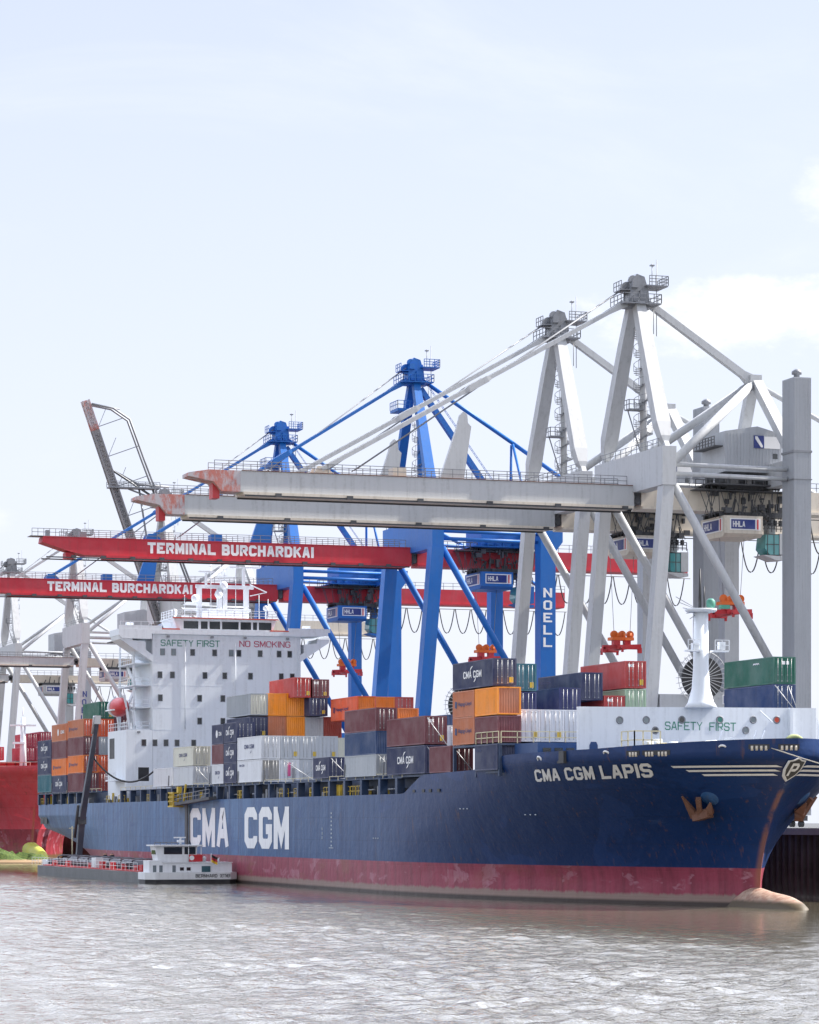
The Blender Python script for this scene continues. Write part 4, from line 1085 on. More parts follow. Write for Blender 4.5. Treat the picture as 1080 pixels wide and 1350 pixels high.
def crane(tc, kind, label, w_tip=-13.8, w_back=86.0, boomz=44.3, raised=False, tower=True, leg_text=None, boom_text=False, reel=False, far=False, trolley_w=50.2, boom_thick=2.4):
    g = kind == 'gray'; body = M['gray'] if g else M['blue']; S = 9.5 if g else 10.5
    c = thing('quay_crane', label, 'crane', (tc, 41, GZ), 'container gantry cranes along the quay')
    X = lambda x: tc+x
    P = lambda x, y, z: (tc+x, y, z)
    lw = 1.35 if g else 1.75
    bz0, bz1 = boomz, boomz+boom_thick; dz = 0 if g else 2.5
    P = lambda x, y, z: (tc+x, y, z+(dz if z > 63.5 else 0))
    # legs
    for s in (1, -1):
        lg = MB().prismchain([P(s*S,37.85,GZ+1.4),P(s*S,41.05,46.0)], [(lw+.25,lw),(lw+.25,lw+.1)], (0,1,0))
        o = ob('waterside_leg', lg, body, c)
        if s > 0 and leg_text == 'water':
            mb = MB()
            for k, ch in enumerate('NOELL'): text_on(mb, ch, P(s*S+lw*.62+.12,40.35-k*.13,34.2-k*1.75), (0,.95,0), (0,0,1.3), .02)
            ob('leg_lettering', mb, M['signblue'], o)
        if s > 0:
            top = 59 if (g and tower) else 48.8
            dx, dy = (1.6,1.1) if g else (1.15,1.15)
            if g:
                o = ob('landside_tower', MB().box(P(S-dx,57.7-dy,GZ+1.4),P(S+dx,57.7+dy,top)), M['grayclad'], c)
                rb = MB(); k = 0
                while k < 11: rb.box(P(S+dx,56.7+k*.2,GZ+2),P(S+dx+.035,56.78+k*.2,top-.1)); k += 1
                for k in range(15): rb.box(P(S-dx+.1+k*.21,56.565,GZ+2),P(S-dx+.18+k*.21,56.6,top-.1))
                ob('cladding_ribs', rb, M['grayclad'], o)
                ob('tower_collar', MB().box(P(S-dx-.08,56.5,50.2),P(S+dx+.08,58.9,50.45)).box(P(S-dx-.08,56.5,47.0),P(S+dx+.08,58.9,47.12)), M['midgray'], o)
                ob('tower_vent', MB().lathe(P(S,57.7,top),[(.35,0),(.35,.5),(.6,.55),(.6,.9),(.2,1.2)],(0,0,1),10), M['midgray'], o)
            else:
                o = ob('landside_leg', MB().extr([(57.7-dy,GZ+1.4),(57.7+dy,GZ+1.4),(57.7+dy,top-3),(57.7+dy+1.1,top-1.6),(57.7+dy+1.1,top),(57.7-dy,top)], 0, X(S-dx), X(S+dx)), body, c)
                mb = MB()
                if leg_text == 'land':
                    for k, ch in enumerate('NOELL'): text_on(mb, ch, P(S+dx+.03,56.95,39.2-k*1.78), (0,1.35,0), (0,0,1.35), .02)
                    ob('leg_lettering', mb, M['letter'], o)
        else:
            ob('landside_leg', MB().box(P(-S-.95,56.7,GZ+1.4),P(-S+.95,58.6,48.6)), M['grayclad'] if g else body, c)
        # braces
        ob('diagonal_brace', MB().tube(P(s*S,42.0,46.0),P(s*S,56.6,22.0),.5 if g else .48,12), body, c)
        for z in (48.4,47.3): ob('tie_tube', MB().tube(P(s*S,41.8,z),P(s*S,56.4,z-.1),.27,10), body, c)
        ob('lower_girder', MB().box(P(s*S-.8,39.9,19.0),P(s*S+.8,56.5,21.7)), body, c)
        for y in (37.6,57.7):
            bg = MB()
            for q_ in (-1.2,1.2): bg.lathe(P(s*S+q_,y-.25,GZ+.4),[(.38,0),(.38,.5)],(0,1,0),12,False)
            bg.box(P(s*S-1.9,y-.5,GZ+.75),P(s*S+1.9,y+.5,GZ+1.35)); ob('bogie', bg, M['dark'], c)
    ob('sill_beam', MB().box(P(-S,37.2,GZ+1.5),P(S,38.4,GZ+3)), body, c); ob('sill_beam', MB().box(P(-S,57.1,GZ+1.5),P(S,58.3,GZ+3)), body, c)
    pb = MB().extr([(tc-S-1.0,47.0),(tc-S+1.2,45.9),(tc+S-.8,45.9),(tc+S+.9,45.9),(tc+S+.9,50.4),(tc-S-1.0,50.4)], 1, 40.2, 41.95)
    o = ob('portal_beam', pb, body, c)
    ob('beam_railing', MB().rail([P(-S+.5,40.3,50.4),P(S-.5,40.3,50.4)],1.0,.035,1.6,2), M['midgray'], o)
    ob('rear_beam', MB().box(P(-S+1,56.9,46.8),P(S-1.7,58.4,49.6)), body, c)
    # A frame
    for s in (1, -1):
        a = Vector(P(s*.55,41.2,69.2)); b_ = Vector(P(s*(S-.3),41.1,50.6)); d = b_-a
        pts = [a, a+d*.06, a+d*.30, a+d*.86, a+d*.95, b_]; wd = [.9,1.25,1.35,1.4,1.1,.35]; dp = [.9,1.2,1.5,1.75,1.2,.4]
        if not g: wd = [w_*.8 for w_ in wd]; dp = [w_*.85 for w_ in dp]
        ob('mast_leg', MB().prismchain(pts, list(zip(wd, dp)), (0,1,0)), body, c)
        ob('mast_leg_bracket', MB().extr([(X(s*(S-.3)-.7),50.4),(X(s*(S-.3)+.7),50.4),(X(s*(S-.3)+.25),51.1),(X(s*(S-.3)-.25),51.1)], 1, 40.8, 41.4), body, c)
    mh = MB().extr([(39.9,68.0+dz),(42.6,68.0+dz),(42.4,70.0+dz),(41.9,71.6+dz),(40.9,71.9+dz),(40.2,70.9+dz)], 0, X(-1.1), X(1.1))
    mh.box(P(-1.5,40.2,70.2),P(1.5,41.0,71.0)).disc(P(0,40.0,70.3),.75,(1,0,0),.5,14).disc(P(.9,40.4,71.2),.5,(1,0,0),.3,12)
    mh.cbox(P(1.2,41.6,69.2),(.6,.8,1.4)).cbox(P(-.9,42.4,70.8),(.7,.9,.8)).cbox(P(1.3,40.6,68.9),(.5,.6,.7))
    o = ob('mast_head', mh, body if not g else M['midgray'], c)
    pf = MB().box(P(-2.2,38.9,68.2),P(2.2,43.6,68.35)).box(P(-1.3,41.9,70.4),P(1.9,44.6,70.55)).box(P(-1.2,38.9,69.9),P(1.2,40.1,70.0))
    ob('head_platform', pf, M['midgray'] if g else body, o)
    ra = MB().rail([P(2.2,38.9,68.35),P(2.2,43.6,68.35),P(-2.2,43.6,68.35)],1.05,.04,1.0,2); ob('head_railing', MB().rail([P(-2.2,38.9,68.35),P(2.2,38.9,68.35)],1.05,.04,1.0,2), M['midgray'] if g else body, o)
    ra2 = MB().rail([P(1.9,42.2,70.55),P(1.9,44.6,70.55),P(-1.3,44.6,70.55)],1.1,.04,.7,3)
    ob('head_railing', MB().rail([P(-1.2,38.9,70.0),P(1.2,38.9,70.0)],1.0,.04,.8,2), M['midgray'] if g else body, o)
    if not g: ob('mast_platform', MB().box(P(-1.8,38.2,64.0),P(1.8,41,64.4)).rail([P(1.8,38.2,64.4),P(1.8,41,64.4)],1.1,.04,.9,2).rail([P(-1.8,38.2,64.4),P(1.8,38.2,64.4)],1.1,.04,.9,2), body, o)
    ob('head_railing', ra2, M['midgray'] if g else body, o)
    ob('head_railing', ra, M['midgray'] if g else body, o)
    an = MB().tube(P(1.0,42.9,70.5),P(1.0,42.9,73.2),.05,5).tube(P(0,43.9,64.8),P(0,43.9,73.9),.05,5).cbox(P(1.0,42.9,73.0),(.4,.5,.15)).tube(P(.3,43.4,65),P(.3,43.4,68.2),.05,5)
    ob('antenna', an, M['midgray'], o)
    # stair column
    sc_ = MB().tube(P(0,42.2,50.4),P(0,42.2,66.5),.42,10); o = ob('stair_column', sc_, body, c)
    hx = MB(); n = 96
    for k in range(n):
        a = k*pi/7; z = 50.6+k*.15
        hx.beam((X(.4*cos(a)),42.2+.4*sin(a),z),(X(1.15*cos(a)),42.2+1.15*sin(a),z),.3,.05)
        if k % 2 == 0: hx.beam((X(1.15*cos(a)),42.2+1.15*sin(a),z),(X(1.15*cos(a)),42.2+1.15*sin(a),z+.95),.05,.05,(1,0,0))
    hx.path([(X(1.15*cos(k*pi/7)),42.2+1.15*sin(k*pi/7),51.5+k*.15) for k in range(n)], .035, 4)
    ob('spiral_stair', hx, M['midgray'], o)
    ob('stair_landing', MB().box(P(-.6,40.0,55.8),P(.9,42.0,55.95)).rail([P(.9,40,55.95),P(.9,42,55.95)],1.05,.04,.7,2).rail([P(-.6,40,55.95),P(.9,40,55.95)],1.05,.04,.7,2).beam(P(0,40.2,55.8),P(0,41.8,51),.12,.12), M['midgray'], o)
    # backstay and its joint over the landside legs
    J = Vector((tc,56.5,59.9 if g else 62.8)); AP = Vector(P(0,42.6,68.8))
    ob('backstay', MB().prismchain([AP, AP.lerp(J,.06), AP.lerp(J,.9), J], [(.6,.5),(.75,.75),(.8,.85),(1.3,1.5)], (0,0,1)) if g else MB().tube(AP, J, .3, 10), body, c)
    R1 = Vector(P(0,w_back-3,bz1+.6))
    ob('rear_stay', MB().tube(J, R1, .3, 10), body, c)
    if g:
        ob('joint_block', MB().cbox(tuple(J),(1.9,1.5,1.6)), body, c)
        for s in (1, -1):
            ob('front_strut', MB().tube(P(s*S,42.0,48.7),P(s*.5,56.1,59.5),.52 if not far else .38,12), body, c)
            ob('rear_strut', MB().beam(P(s*.6,56.7,59.7),P(s*(S-.6),58.2,49.0),1.05,1.25,(0,1,0)), body, c)
    else:
        for s in (1, -1): ob('rear_strut', MB().tube((tc+s*.3,56.5,62.5),P(s*5,58.0,48.8),.2,8), body, c)
        rl_ = ob('mast_strut', MB().beam(P(0,42.2,67.6),P(0,57.4,49.4),.75,.95,(1,0,0)), body, c)
        a_, b__ = Vector(P(.55,43.0,67.6)), Vector(P(.55,58.0,50.0)); ld = MB()
        for q_ in (-.25,.25): ld.beam(a_+Vector((q_,.3,.3)), b__+Vector((q_,.3,.3)), .05,.05)
        for k in range(40): m_ = a_.lerp(b__,k/40)+Vector((0,.3,.3)); ld.beam(m_-Vector((.25,0,0)), m_+Vector((.25,0,0)), .05,.05)
        ob('strut_ladder', ld, body, rl_)
    # boom
    bm_ = M['gray'] if g else M['red']; bw = 1.5
    if raised:
        ang = radians(71); hy, hz = 40.3, 45.3
        def RB(d, h, x=0): return (X(x), hy-d*cos(ang)-h*sin(ang)*-1, hz+d*sin(ang)+h*cos(ang))
        LB = 45.5
        lt = MB(); ltip = MB(); hw = .62
        for part, d0, d1 in ((lt, 0, LB-6), (ltip, LB-5.99, LB)):
            for a_, b_ in ((-hw,-hw),(hw,-hw),(hw,hw),(-hw,hw)): part.beam(RB(d0,a_,b_),RB(d1,a_,b_),.3,.3,(1,0,0))
            d = d0
            while d < d1-.8:
                for b_ in (-hw, hw): part.beam(RB(d,-hw,b_),RB(d+1.0,hw,b_),.13,.13,(1,0,0)); part.beam(RB(d,hw,b_),RB(d+1.0,-hw,b_),.13,.13,(1,0,0))
                for a_ in (-hw, hw): part.beam(RB(d,a_,-hw),RB(d+1.0,a_,hw),.13,.13,(1,0,0))
                d += 1.0
            part.beam(RB(d0,0),RB(d1,0),.5,.6,(1,0,0))
        bo = ob('boom', lt, M['latticegray'], c)
        ob('boom_tip', ltip, M['tipred'], bo)
        fs = MB(); pth = [RB(LB-1,.8,1), RB(LB-3,4.6,1), RB(LB-6,7.0,1), RB(LB-14,7.2,1), RB(2,8.4,1)]
        fs.path(pth, .22, 6); fs.path([(p[0]-2,p[1],p[2]) for p in pth], .22, 6); fs.path([RB(LB-1,.8,0),RB(LB-3.5,6,0)],.12,5)
        for d in (4,10,16,22,28,34,40):
            fs.beam(RB(d,.9),RB(d+.2,7.2 if d < 36 else 6),.16,.16); fs.beam(RB(d,.9),RB(d+3,3.5),.1,.1)
        ob('folded_stay', fs, M['midgray'], bo)
        ob('boom_lattice', MB().path([RB(LB-22,7.2,0),(X(0),31,75),(X(0),36,72.5),(X(0),42,72.2)],.25,6).path([(X(0),36,72.5),(X(0),38,60),(X(0),40,46)],.2,5), M['midgray'], bo)
        ob('latch_gantry', MB().box(P(-1.2,30,71.6),P(1.2,40,71.9)).rail([P(1.2,30,71.9),P(1.2,40,71.9)],1.0,.05,1.4,2).rail([P(-1.2,30,71.9),P(-1.2,40,71.9)],1.0,.05,1.4,2).beam(P(0,34,71.6),P(0,40,69.5),.25,.3), M['midgray'], c)
    else:
        wt = w_tip+6.0 if g else w_tip+.0
        segs = MB()
        if g: segs.box(P(-bw,wt,bz0),P(bw,40.4,bz1))
        else: segs.extr([(w_tip,bz1-.75),(w_tip+.1,bz1-.2),(w_tip+.1,bz1),(40.4,bz1),(40.4,bz0),(w_tip+6,bz0),(w_tip+4.2,bz0+.35)], 0, X(-bw), X(bw))
        bo = ob('boom', segs, bm_, c)
        fl_ = MB().box(P(-bw-.35,wt+(.3 if g else 9),bz0-.32),P(bw+.35,40.2,bz0-.004))
        ob('boom_flange', fl_, M['cream'] if g else M['red'], bo)
        rl = MB()
        for s in (-1, 1): rl.box(P(s*1.75-.07,wt+.5,bz0-.5),P(s*1.75+.07,40,bz0-.33))
        ob('trolley_rail', rl, M['dark'], bo)
        lug = MB(); y = wt+4
        while y < 40: lug.box(P(bw+.36,y,bz0-.5),P(bw+.6,y+.7,bz0-.1)); y += 8.5 if g else 4.2
        obs('rail_stop', lug, M['dark'], bo)
        if g:
            tip = MB().extr([(w_tip,bz1-.8),(w_tip,bz1-.4),(w_tip+2.4,bz1),(wt-.01,bz1),(wt-.01,bz0),(wt-2.2,bz0),(w_tip+2.9,bz1-1.35)], 0, X(-bw), X(bw))
            t_ = ob('boom_tip', tip, M['tipred'], bo)
            ob('tip_buffer', MB().box(P(-.8,w_tip+2.95,bz0-.75),P(.8,w_tip+3.75,bz0+.98)), M['shipredp'], t_)
        else:
            ob('tip_buffer', MB().box(P(-1.0,w_tip+3.4,bz0-.5),P(1.0,w_tip+4.6,bz0+.35)), M['red'], bo)
            tp = MB().box(P(-1.2,w_tip-1.6,bz1+.1),P(1.2,w_tip+4,bz1+.17)); tp.cbox(P(0,w_tip+1.0,bz1+.6),(.8,.5,.9)); tp.rail([P(1.2,w_tip-1.4,bz1+.17),P(1.2,w_tip+3.6,bz1+.17)],1.0,.035,.9,2); tp.cbox(P(0,w_tip+6,bz1+.5),(1.2,.9,.9))
            ob('tip_platform', tp, M['midgray'], bo)
        rg = MB().rail([P(bw-.1,w_tip+3,bz1),P(bw-.1,39.5,bz1)],1.1,.035,1.7,2).rail([P(-bw+.1,w_tip+3,bz1),P(-bw+.1,39.5,bz1)],1.1,.035,1.7,2)
        ob('boom_railing', rg, M['midgray'], bo)
        tf = MB().box(P(-bw-.12,wt+.2,bz1+.002),P(bw+.12,40.3,bz1+.07)); ob('top_flange', tf, M['rust'] if g else M['red'], bo)
        ob('boom_hinge', MB().box(P(-bw+.1,40.41,bz0+.2),P(bw-.1,41.2,bz1-.2)).disc(P(bw,40.8,bz1-.6),.5,(1,0,0),.3).disc(P(bw,40.8,bz0+.6),.35,(1,0,0),.3), M['dark'], c)
        # forestays, ropes, upright fins
        for s in (1, -1):
            e = Vector(P(s*1.05,1.9,bz1+.5)); a = Vector(P(s*.8,40.0,68.6)); m1 = a.lerp(e,.47); m2 = a.lerp(e,.53)
            rr_ = .24 if g else .2
            ob('forestay', MB().prismchain([a,a.lerp(e,.07),a.lerp(e,.46),m1,m2,a.lerp(e,.54),e], [(.3,.95),(2*rr_,2*rr_),(2*rr_,2*rr_),(.55,.75),(.55,.75),(2*rr_,2*rr_),(2*rr_,2*rr_)], (0,0,1)), body, c)
            ob('hoist_rope', MB().tube(P(s*.5,39.9,70.4),P(s*.5,6,bz1+.6),.06,4), M['midgray'], c)
            ob('stay_anchor', MB().extr([(1.0,bz1),(3.4,bz1),(2.4,bz1+.9),(1.4,bz1+.9)], 0, X(s*1.05-.2), X(s*1.05+.2)), M['cream'] if g else body, bo)
        fin = MB().extr([(16.3,bz1),(19.2,bz1),(20.1,bz1+6.2),(19.7,bz1+6.6),(19.6,bz1+7.6),(19.15,bz1+7.9),(18.75,bz1+7.5),(18.4,bz1+6.2)], 0, X(.5), X(1.05))
        ob('stay_fin', fin, M['gray'] if g else body, bo)
        ob('winch_box', MB().box(P(-.9,10.6,bz1),P(.9,12.2,bz1+1.1)), M['cream'] if g else body, bo)
        if boom_text:
            for wd, y0, wl in (('TERMINAL',1.2,9.9),('BURCHARDKAI',12.0,13.6)):
                mb = MB(); text_on(mb, wd, P(bw+.03,y0,bz0+.5), (0,wl,0), (0,0,1.55), th=.25, wide=.74); ob('boom_lettering', mb, M['letter'], bo)
    rgd = ob('rear_girder', MB().box(P(-bw,41.3,bz0),P(bw,w_back,bz1)), bm_ if not g else M['cream'], c)
    ob('girder_flange', MB().box(P(-bw-.3,41.4,bz0-.3),P(bw+.3,w_back-.2,bz0-.004)), M['cream'] if g else M['red'], rgd)
    ob('girder_railing', MB().rail([P(bw-.1,42.5,bz1),P(bw-.1,w_back,bz1)],1.1,.035,1.7,2), M['midgray'], rgd)
    cb = MB().path([P(bw+.9,56,bz0-1.0),P(bw+.9,w_back,bz0-1.0)],.06,4)
    ob('cable_rail', cb, M['dark'], rgd)
    y = 60.0
    while y < w_back-2:
        pts = [P(bw+.9, y+2.7*u, bz0-1.0-4.1*(1-abs(2*u-1)**2.2)) for u in [k/12 for k in range(13)]]
        ob('festoon_cable', MB().path(pts,.09,4), M['cable'], rgd); y += 2.9
    # machinery house, trolley, cab
    hy0 = trolley_w+.4
    if not far or True:
        hm_ = M['grayclad'] if g else M['blue']
        if g:
            o = ob('machinery_house', MB().extr([(51.2,48.6),(58.6,48.6),(58.6,53.3),(55.4,54.1),(51.2,53.4)], 0, X(-3.6), X(3.6)), hm_, c)
            rb = MB()
            for k in range(17): rb.box(P(3.6,51.5+k*.42,48.7),P(3.64,51.58+k*.42,53.2))
            ob('house_ribs', rb, hm_, o)
            if not far:
                ob('house_logo', MB().box(P(3.62,54.9,51.5),P(3.72,56.2,53.0)), M['signblue'], o); 
                mb = MB().extr([(55.05,52.9),(55.35,52.9),(56.05,51.8),(56.05,51.6),(55.8,51.6),(55.05,52.6)],0,X(3.73),X(3.75)); ob('house_logo_mark', mb, M['signwhite'], o)
                ob('house_nameplate', MB().box(P(3.62,56.25,51.5),P(3.7,58.3,52.9)), M['signwhite'], o)
                ob('house_window', MB().box(P(3.62,57.4,50.3),P(3.7,58.0,50.9)), M['darkglass'], o)
                ob('house_gallery', MB().box(P(-3,50.0,51.6),P(3,51.18,51.75)).rail([P(-3,50.05,51.75),P(3,50.05,51.75)],1.05,.045,.9,3), M['dark'], o)
        else:
            o = ob('machinery_house', MB().extr([(50.5,46.9),(58.5,46.9),(58.5,50.3),(55,50.9),(50.5,50.2)], 0, X(-3.4), X(3.4)), M['blue'], c)
        mc = MB().box(P(-4.2,49.0,46.95),P(4.2,59.3,47.1)).rail([P(4.2,49.0,47.1),P(4.2,59.3,47.1)],1.05,.04,1.2,2)
        r3 = random.Random(int(-tc)); 
        for k in range(16 if not far else 6):
            y = r3.uniform(49.4,58.5); x = r3.uniform(2.0,3.9); mc.cbox(P(x,y,47.1+.5),(r3.uniform(.3,.8),r3.uniform(.3,1.1),r3.uniform(.5,1.3)))
        ob('machinery_deck', mc, M['dark'] if g else M['blue'], c)
    tr = ob('trolley', MB().box(P(-2.6,hy0+.3,bz0-.5),P(2.6,hy0+8.8,bz0-.36)).box(P(2.2,hy0+.5,bz0-.9),P(2.6,hy0+8.6,bz0-.5)).box(P(-2.6,hy0+.5,bz0-.9),P(-2.2,hy0+8.6,bz0-.5)), M['dark'], c)
    tw = MB()
    for k in range(7): tw.beam(P(2.4,hy0+1+k*1.2,bz0-.4),P(2.4,hy0+1.4+k*1.1,bz0+1.2 if k % 2 else bz0+.4),.12,.2)
    for k in range(5): tw.cbox(P(2.0,hy0+5.6+k*.75,bz0-1.5),(.5,.35,.6)); tw.tube(P(2.3,hy0+5.3+k*.8,bz0-2.2),P(2.3,hy0+5.3+k*.8,bz0-.6),.05,5)
    tw.rail([P(2.5,hy0+5.4,bz0-2.6),P(2.5,hy0+9,bz0-2.6)],1.05,.045,.6,3)
    r4 = random.Random(int(-tc)+5)
    for k in range(0 if far else 44):
        y = r4.uniform(hy0-.5,hy0+9); z = r4.uniform(bz0-1.0,bz0+3.2); tw.cbox(P(r4.uniform(1.7,3.2),y,z),(r4.uniform(.2,.6),r4.uniform(.1,.9),r4.uniform(.1,.9)))
    for k in range(0 if far else 26):
        y = r4.uniform(hy0-2,hy0+9); tw.beam(P(2.9,y,bz0-1.2),P(2.9,y+r4.uniform(-1.6,1.6),bz0+2.6),.07,.07)
    if not far:
        tw.rail([P(3.1,hy0-3,bz0+2.2),P(3.1,hy0+9.5,bz0+2.2)],1.05,.04,1.0,2).box(P(-3.1,hy0-3,bz0+2.05),P(3.1,hy0+9.5,bz0+2.18)).box(P(2.0,hy0+1,bz0+2.3),P(2.9,hy0+6,bz0+3.6))
    ob('trolley_gear', tw, M['dark'], tr)
    th = ob('trolley_house', MB().extr([(tc-3.5,bz0-.9),(tc+3.4,bz0-.9),(tc+3.4,bz0-3.0),(tc+2.8,bz0-3.4),(tc-2.8,bz0-3.4),(tc-3.5,bz0-2.9)], 1, hy0+.6, hy0+5.6), M['cream'] if g and not far else M['gray'] if g else M['blue'], tr)
    sign(th, P(3.41,hy0+1.3,bz0-2.6), (0,4.0,0), (0,0,1.4))
    sign(th, P(-2.9,hy0+.59,bz0-2.75), (5.8,0,0), (0,0,1.6))
    if g or True:
        cw = hy0+6.3
        cab = ob('operator_cab', MB().box(P(-.2,cw+1.9,bz0-5.3),P(2.6,cw+2.9,bz0-2.8)).extr([(cw-.3,bz0-5.4),(cw+2.9,bz0-5.5),(cw+2.9,bz0-5.9),(cw+1.5,bz0-6.0)],0,X(-.2),X(2.6)).box(P(.4,cw+.8,bz0-2.78),P(2,cw+1.6,bz0-.5)), M['gray'] if g else M['blue'], tr)
        ob('cab_glass', MB().extr([(cw+.2,bz0-2.9),(cw+1.88,bz0-2.9),(cw+1.88,bz0-5.38),(cw+.7,bz0-5.38),(cw,bz0-4.6)],0,X(-.1),X(2.5)), M['tealglass'], cab)
        cf = MB()
        for z in (bz0-2.9,bz0-4.1,bz0-5.38): cf.beam(P(2.53,cw+.1,z),P(2.53,cw+1.9,z),.06,.08)
        for y in (cw+.35,cw+1.2,cw+1.9): cf.beam(P(2.53,y,bz0-2.9),P(2.53,y,bz0-5.38),.06,.08,(1,0,0))
        ob('cab_frame', cf, M['dark'], cab)
    if reel:
        r_ = ob('cable_reel', MB().lathe(P(S+1.0,45.1,23.6),[(.5,-.25),(1.0,-.2),(2.55,-.12),(2.55,.12),(1.0,.2),(.5,.25)],(1,0,0),40,False), M['black'], c)
        sp_ = MB(); hub = Vector(P(S+1.25,45.1,23.6))
        for k in range(30):
            a = 2*pi*k/30; d = Vector((0,cos(a),sin(a))); sp_.beam(hub+d*.35+Vector((.08,0,0)), hub+d*3.1+Vector((.08,0,0)),.07,.07,(1,0,0)); sp_.beam(hub+d*2.6-Vector((.5,0,0)), hub+d*3.15-Vector((.5,0,0)),.05,.05,(1,0,0)); sp_.beam(hub+d*3.1+Vector((.08,0,0)),hub+d*3.1-Vector((.5,0,0)),.04,.04)
        sp_.ring(hub+Vector((.08,0,0)),3.1,.035,(1,0,0),40,4); sp_.disc(hub,.4,(1,0,0),.3)
        ob('reel_spokes', sp_, M['bar'], r_)
        gl = ob('power_cabin', MB().box(P(S-1.6,46.6,19.4),P(S+1.0,52.2,22.0)).rail([P(S+.9,46.6,22.0),P(S+.9,56,22.0)],1.1,.035,1.4,2), M['gray'], c)
        sign(gl, P(S+1.02,47.7,20.6), (0,3.7,0), (0,0,1.1))
    return c
def spreader(tc, y, z, label, bz=44.3, x=3.0):
    s = thing('container_spreader', label, 'spreader', (tc, y, z-1.3), 'spreaders hanging from the crane trolleys')
    mb = MB().box((tc-1.1,y-.8,z-.75),(tc+1.1,y+.8,z-.25)).box((tc-3.6,y-.35,z-.85),(tc+3.6,y+.35,z-.4))
    for q_ in (-3.5,3.5): mb.box((tc+q_-.25,y-1.22,z-.95),(tc+q_+.25,y+1.22,z-.45))
    mb.beam((tc+.6,y-2.6,z-.55),(tc+.6,y+2.6,z-.35),.5,.5); mb.cbox((tc+.6,y-2.5,z-.9),(.5,.4,.7)); mb.cbox((tc+.6,y+2.5,z-.9),(.5,.4,.7)); mb.cbox((tc+.6,y-.8,z+.1),(.8,.9,.7)).cbox((tc+.6,y+.7,z+.05),(.8,.8,.6))
    ob('frame', mb, M['shipredp'], s)
    for q_ in (-3.5,3.5):
        for v in (-1.1,1.1): ob('flipper', MB().box((tc+q_-.15,y+v-.12,z-1.3),(tc+q_+.15,y+v+.12,z-.8)), M['shipredp'], s)
    hb_ = ob('headblock', MB().box((tc-.5,y-1.5,z+.35),(tc+1.1,y+1.5,z+.75)), M['orange'], s)
    for q_ in (-1.1,0,1.1): ob('sheave', MB().disc((tc+.7,y+q_,z+1.1),.5,(1,0,0),.25,16).disc((tc+.7,y+q_*.8+.2,z+.95),.42,(0,1,0),.3,14), M['orange'], hb_)
    for q_ in (-1.1,1.1): ob('hoist_cable', MB().tube((tc+.7,y+q_,z+1.2),(tc+.7,y+q_*1.6,bz-1),.035,4), M['midgray'], s)
crane(-38.7, 'gray', 'grey gantry crane behind the bow, its mast the highest of all', reel=True)
crane(-64.6, 'gray', 'second grey gantry crane from the bow, its pale boom just below the highest one', trolley_w=48.7)
crane(-122, 'blue', 'larger looking blue gantry crane with vertical white letters and the upper red lettered boom', boom_text=True, leg_text='land', reel=True, w_back=84, trolley_w=49.4)
crane(-192.8, 'blue', 'smaller looking blue gantry crane further back with the lower red lettered boom', boom_text=True, w_back=92, trolley_w=49.4)
crane(-275, 'gray', 'distant grey crane with its dark boom raised steeply behind the bridge house', raised=True, tower=False, far=True)
crane(-357, 'gray', 'pale distant crane with blue vertical letters on its leg above the stern containers', tower=False, far=True, leg_text='water', boomz=41.6, trolley_w=46.0, boom_thick=1.6)
crane(-434, 'gray', 'most distant pale crane, behind the red ship', tower=False, far=True, boomz=41.6, trolley_w=47.6, boom_thick=1.6)
spreader(-38.7, 53.4, 32.6, 'red spreader with orange pulleys hanging beside the white ship mast')
spreader(-64.6, 49.9, 29.8, 'red spreader hanging between the two grey crane legs')
spreader(-122, 52.2, 31.4, 'red spreader hanging just above the topmost navy lettered container')
spreader(-192.8, 52.8, 33.0, 'red spreader hanging in front of the smaller blue crane, above the maroon container')

# ------------------------------------------------------------------ tank barge alongside, its stern towards the camera
bg = thing('tank_barge', 'low grey tanker barge with white wheelhouse alongside the blue ship', 'barge', (-104,-6,-.3))
BC, BH, BT = -6.0, 5.75, -66.0
def bhull(x0, x1, z0, z1, bow=10, cut=0):
    mb = MB(); secs = []
    for k in range(13):
        u = k/12; secs.append((lerp(x0, x0+bow, u), BH*sin(pi/2*(.25+.75*u))))
    secs += [(x1-1.5, BH), (x1, BH-cut)]
    b = len(mb.v)
    for x, h in secs: mb.v += [(x,BC-h,z0),(x,BC+h,z0),(x,BC+h,z1),(x,BC-h,z1)]
    for i in range(len(secs)-1):
        for k in range(4): mb.face((b+4*i+k, b+4*i+(k+1) % 4, b+4*i+4+(k+1) % 4, b+4*i+4+k))
    mb.face((b,b+3,b+2,b+1)); e = b+4*(len(secs)-1); mb.face((e,e+1,e+2,e+3)); return mb
ob('hull', bhull(-143,-70.31,-1,.95), M['bargegray'], bg)
ob('bow_bulwark', MB().extr([(-143.4,.6),(-139.5,.6),(-139.5,1.5),(-143.6,1.7)],1,BC-3.2,BC+3.2), M['bargewhite'], bg)
ob('stern_hull', MB().extr([(-70.3,BC-BH),(BT-1.2,BC-BH),(BT-.1,BC-BH+1.1),(BT-.1,BC+BH-1.1),(BT-1.2,BC+BH),(-70.3,BC+BH)],2,-1,.12), M['black'], bg)
ob('stern_bulwark', MB().extr([(-70.7,BC-BH-.06),(BT-1.1,BC-BH-.06),(BT,BC-BH+1.0),(BT,BC+BH-1.0),(BT-1.1,BC+BH+.06),(-70.7,BC+BH+.06)],2,.125,1.0), M['bargewhite'], bg)
mb = MB(); text_on(mb, 'BERNHARD', (BT+.03,-5.7,.36), (0,2.75,0), (0,0,.42), th=.17); text_on(mb, 'DETTMER', (BT+.03,-2.6,.36), (0,1.3,0), (0,0,.42), th=.17)
ob('name_lettering', mb, M['blackletter'], bg)
ob('tank_deck', MB().box((-133,BC-5.2,.96),(-72.5,BC+4.6,1.12)), M['decred'], bg)
tk = MB()
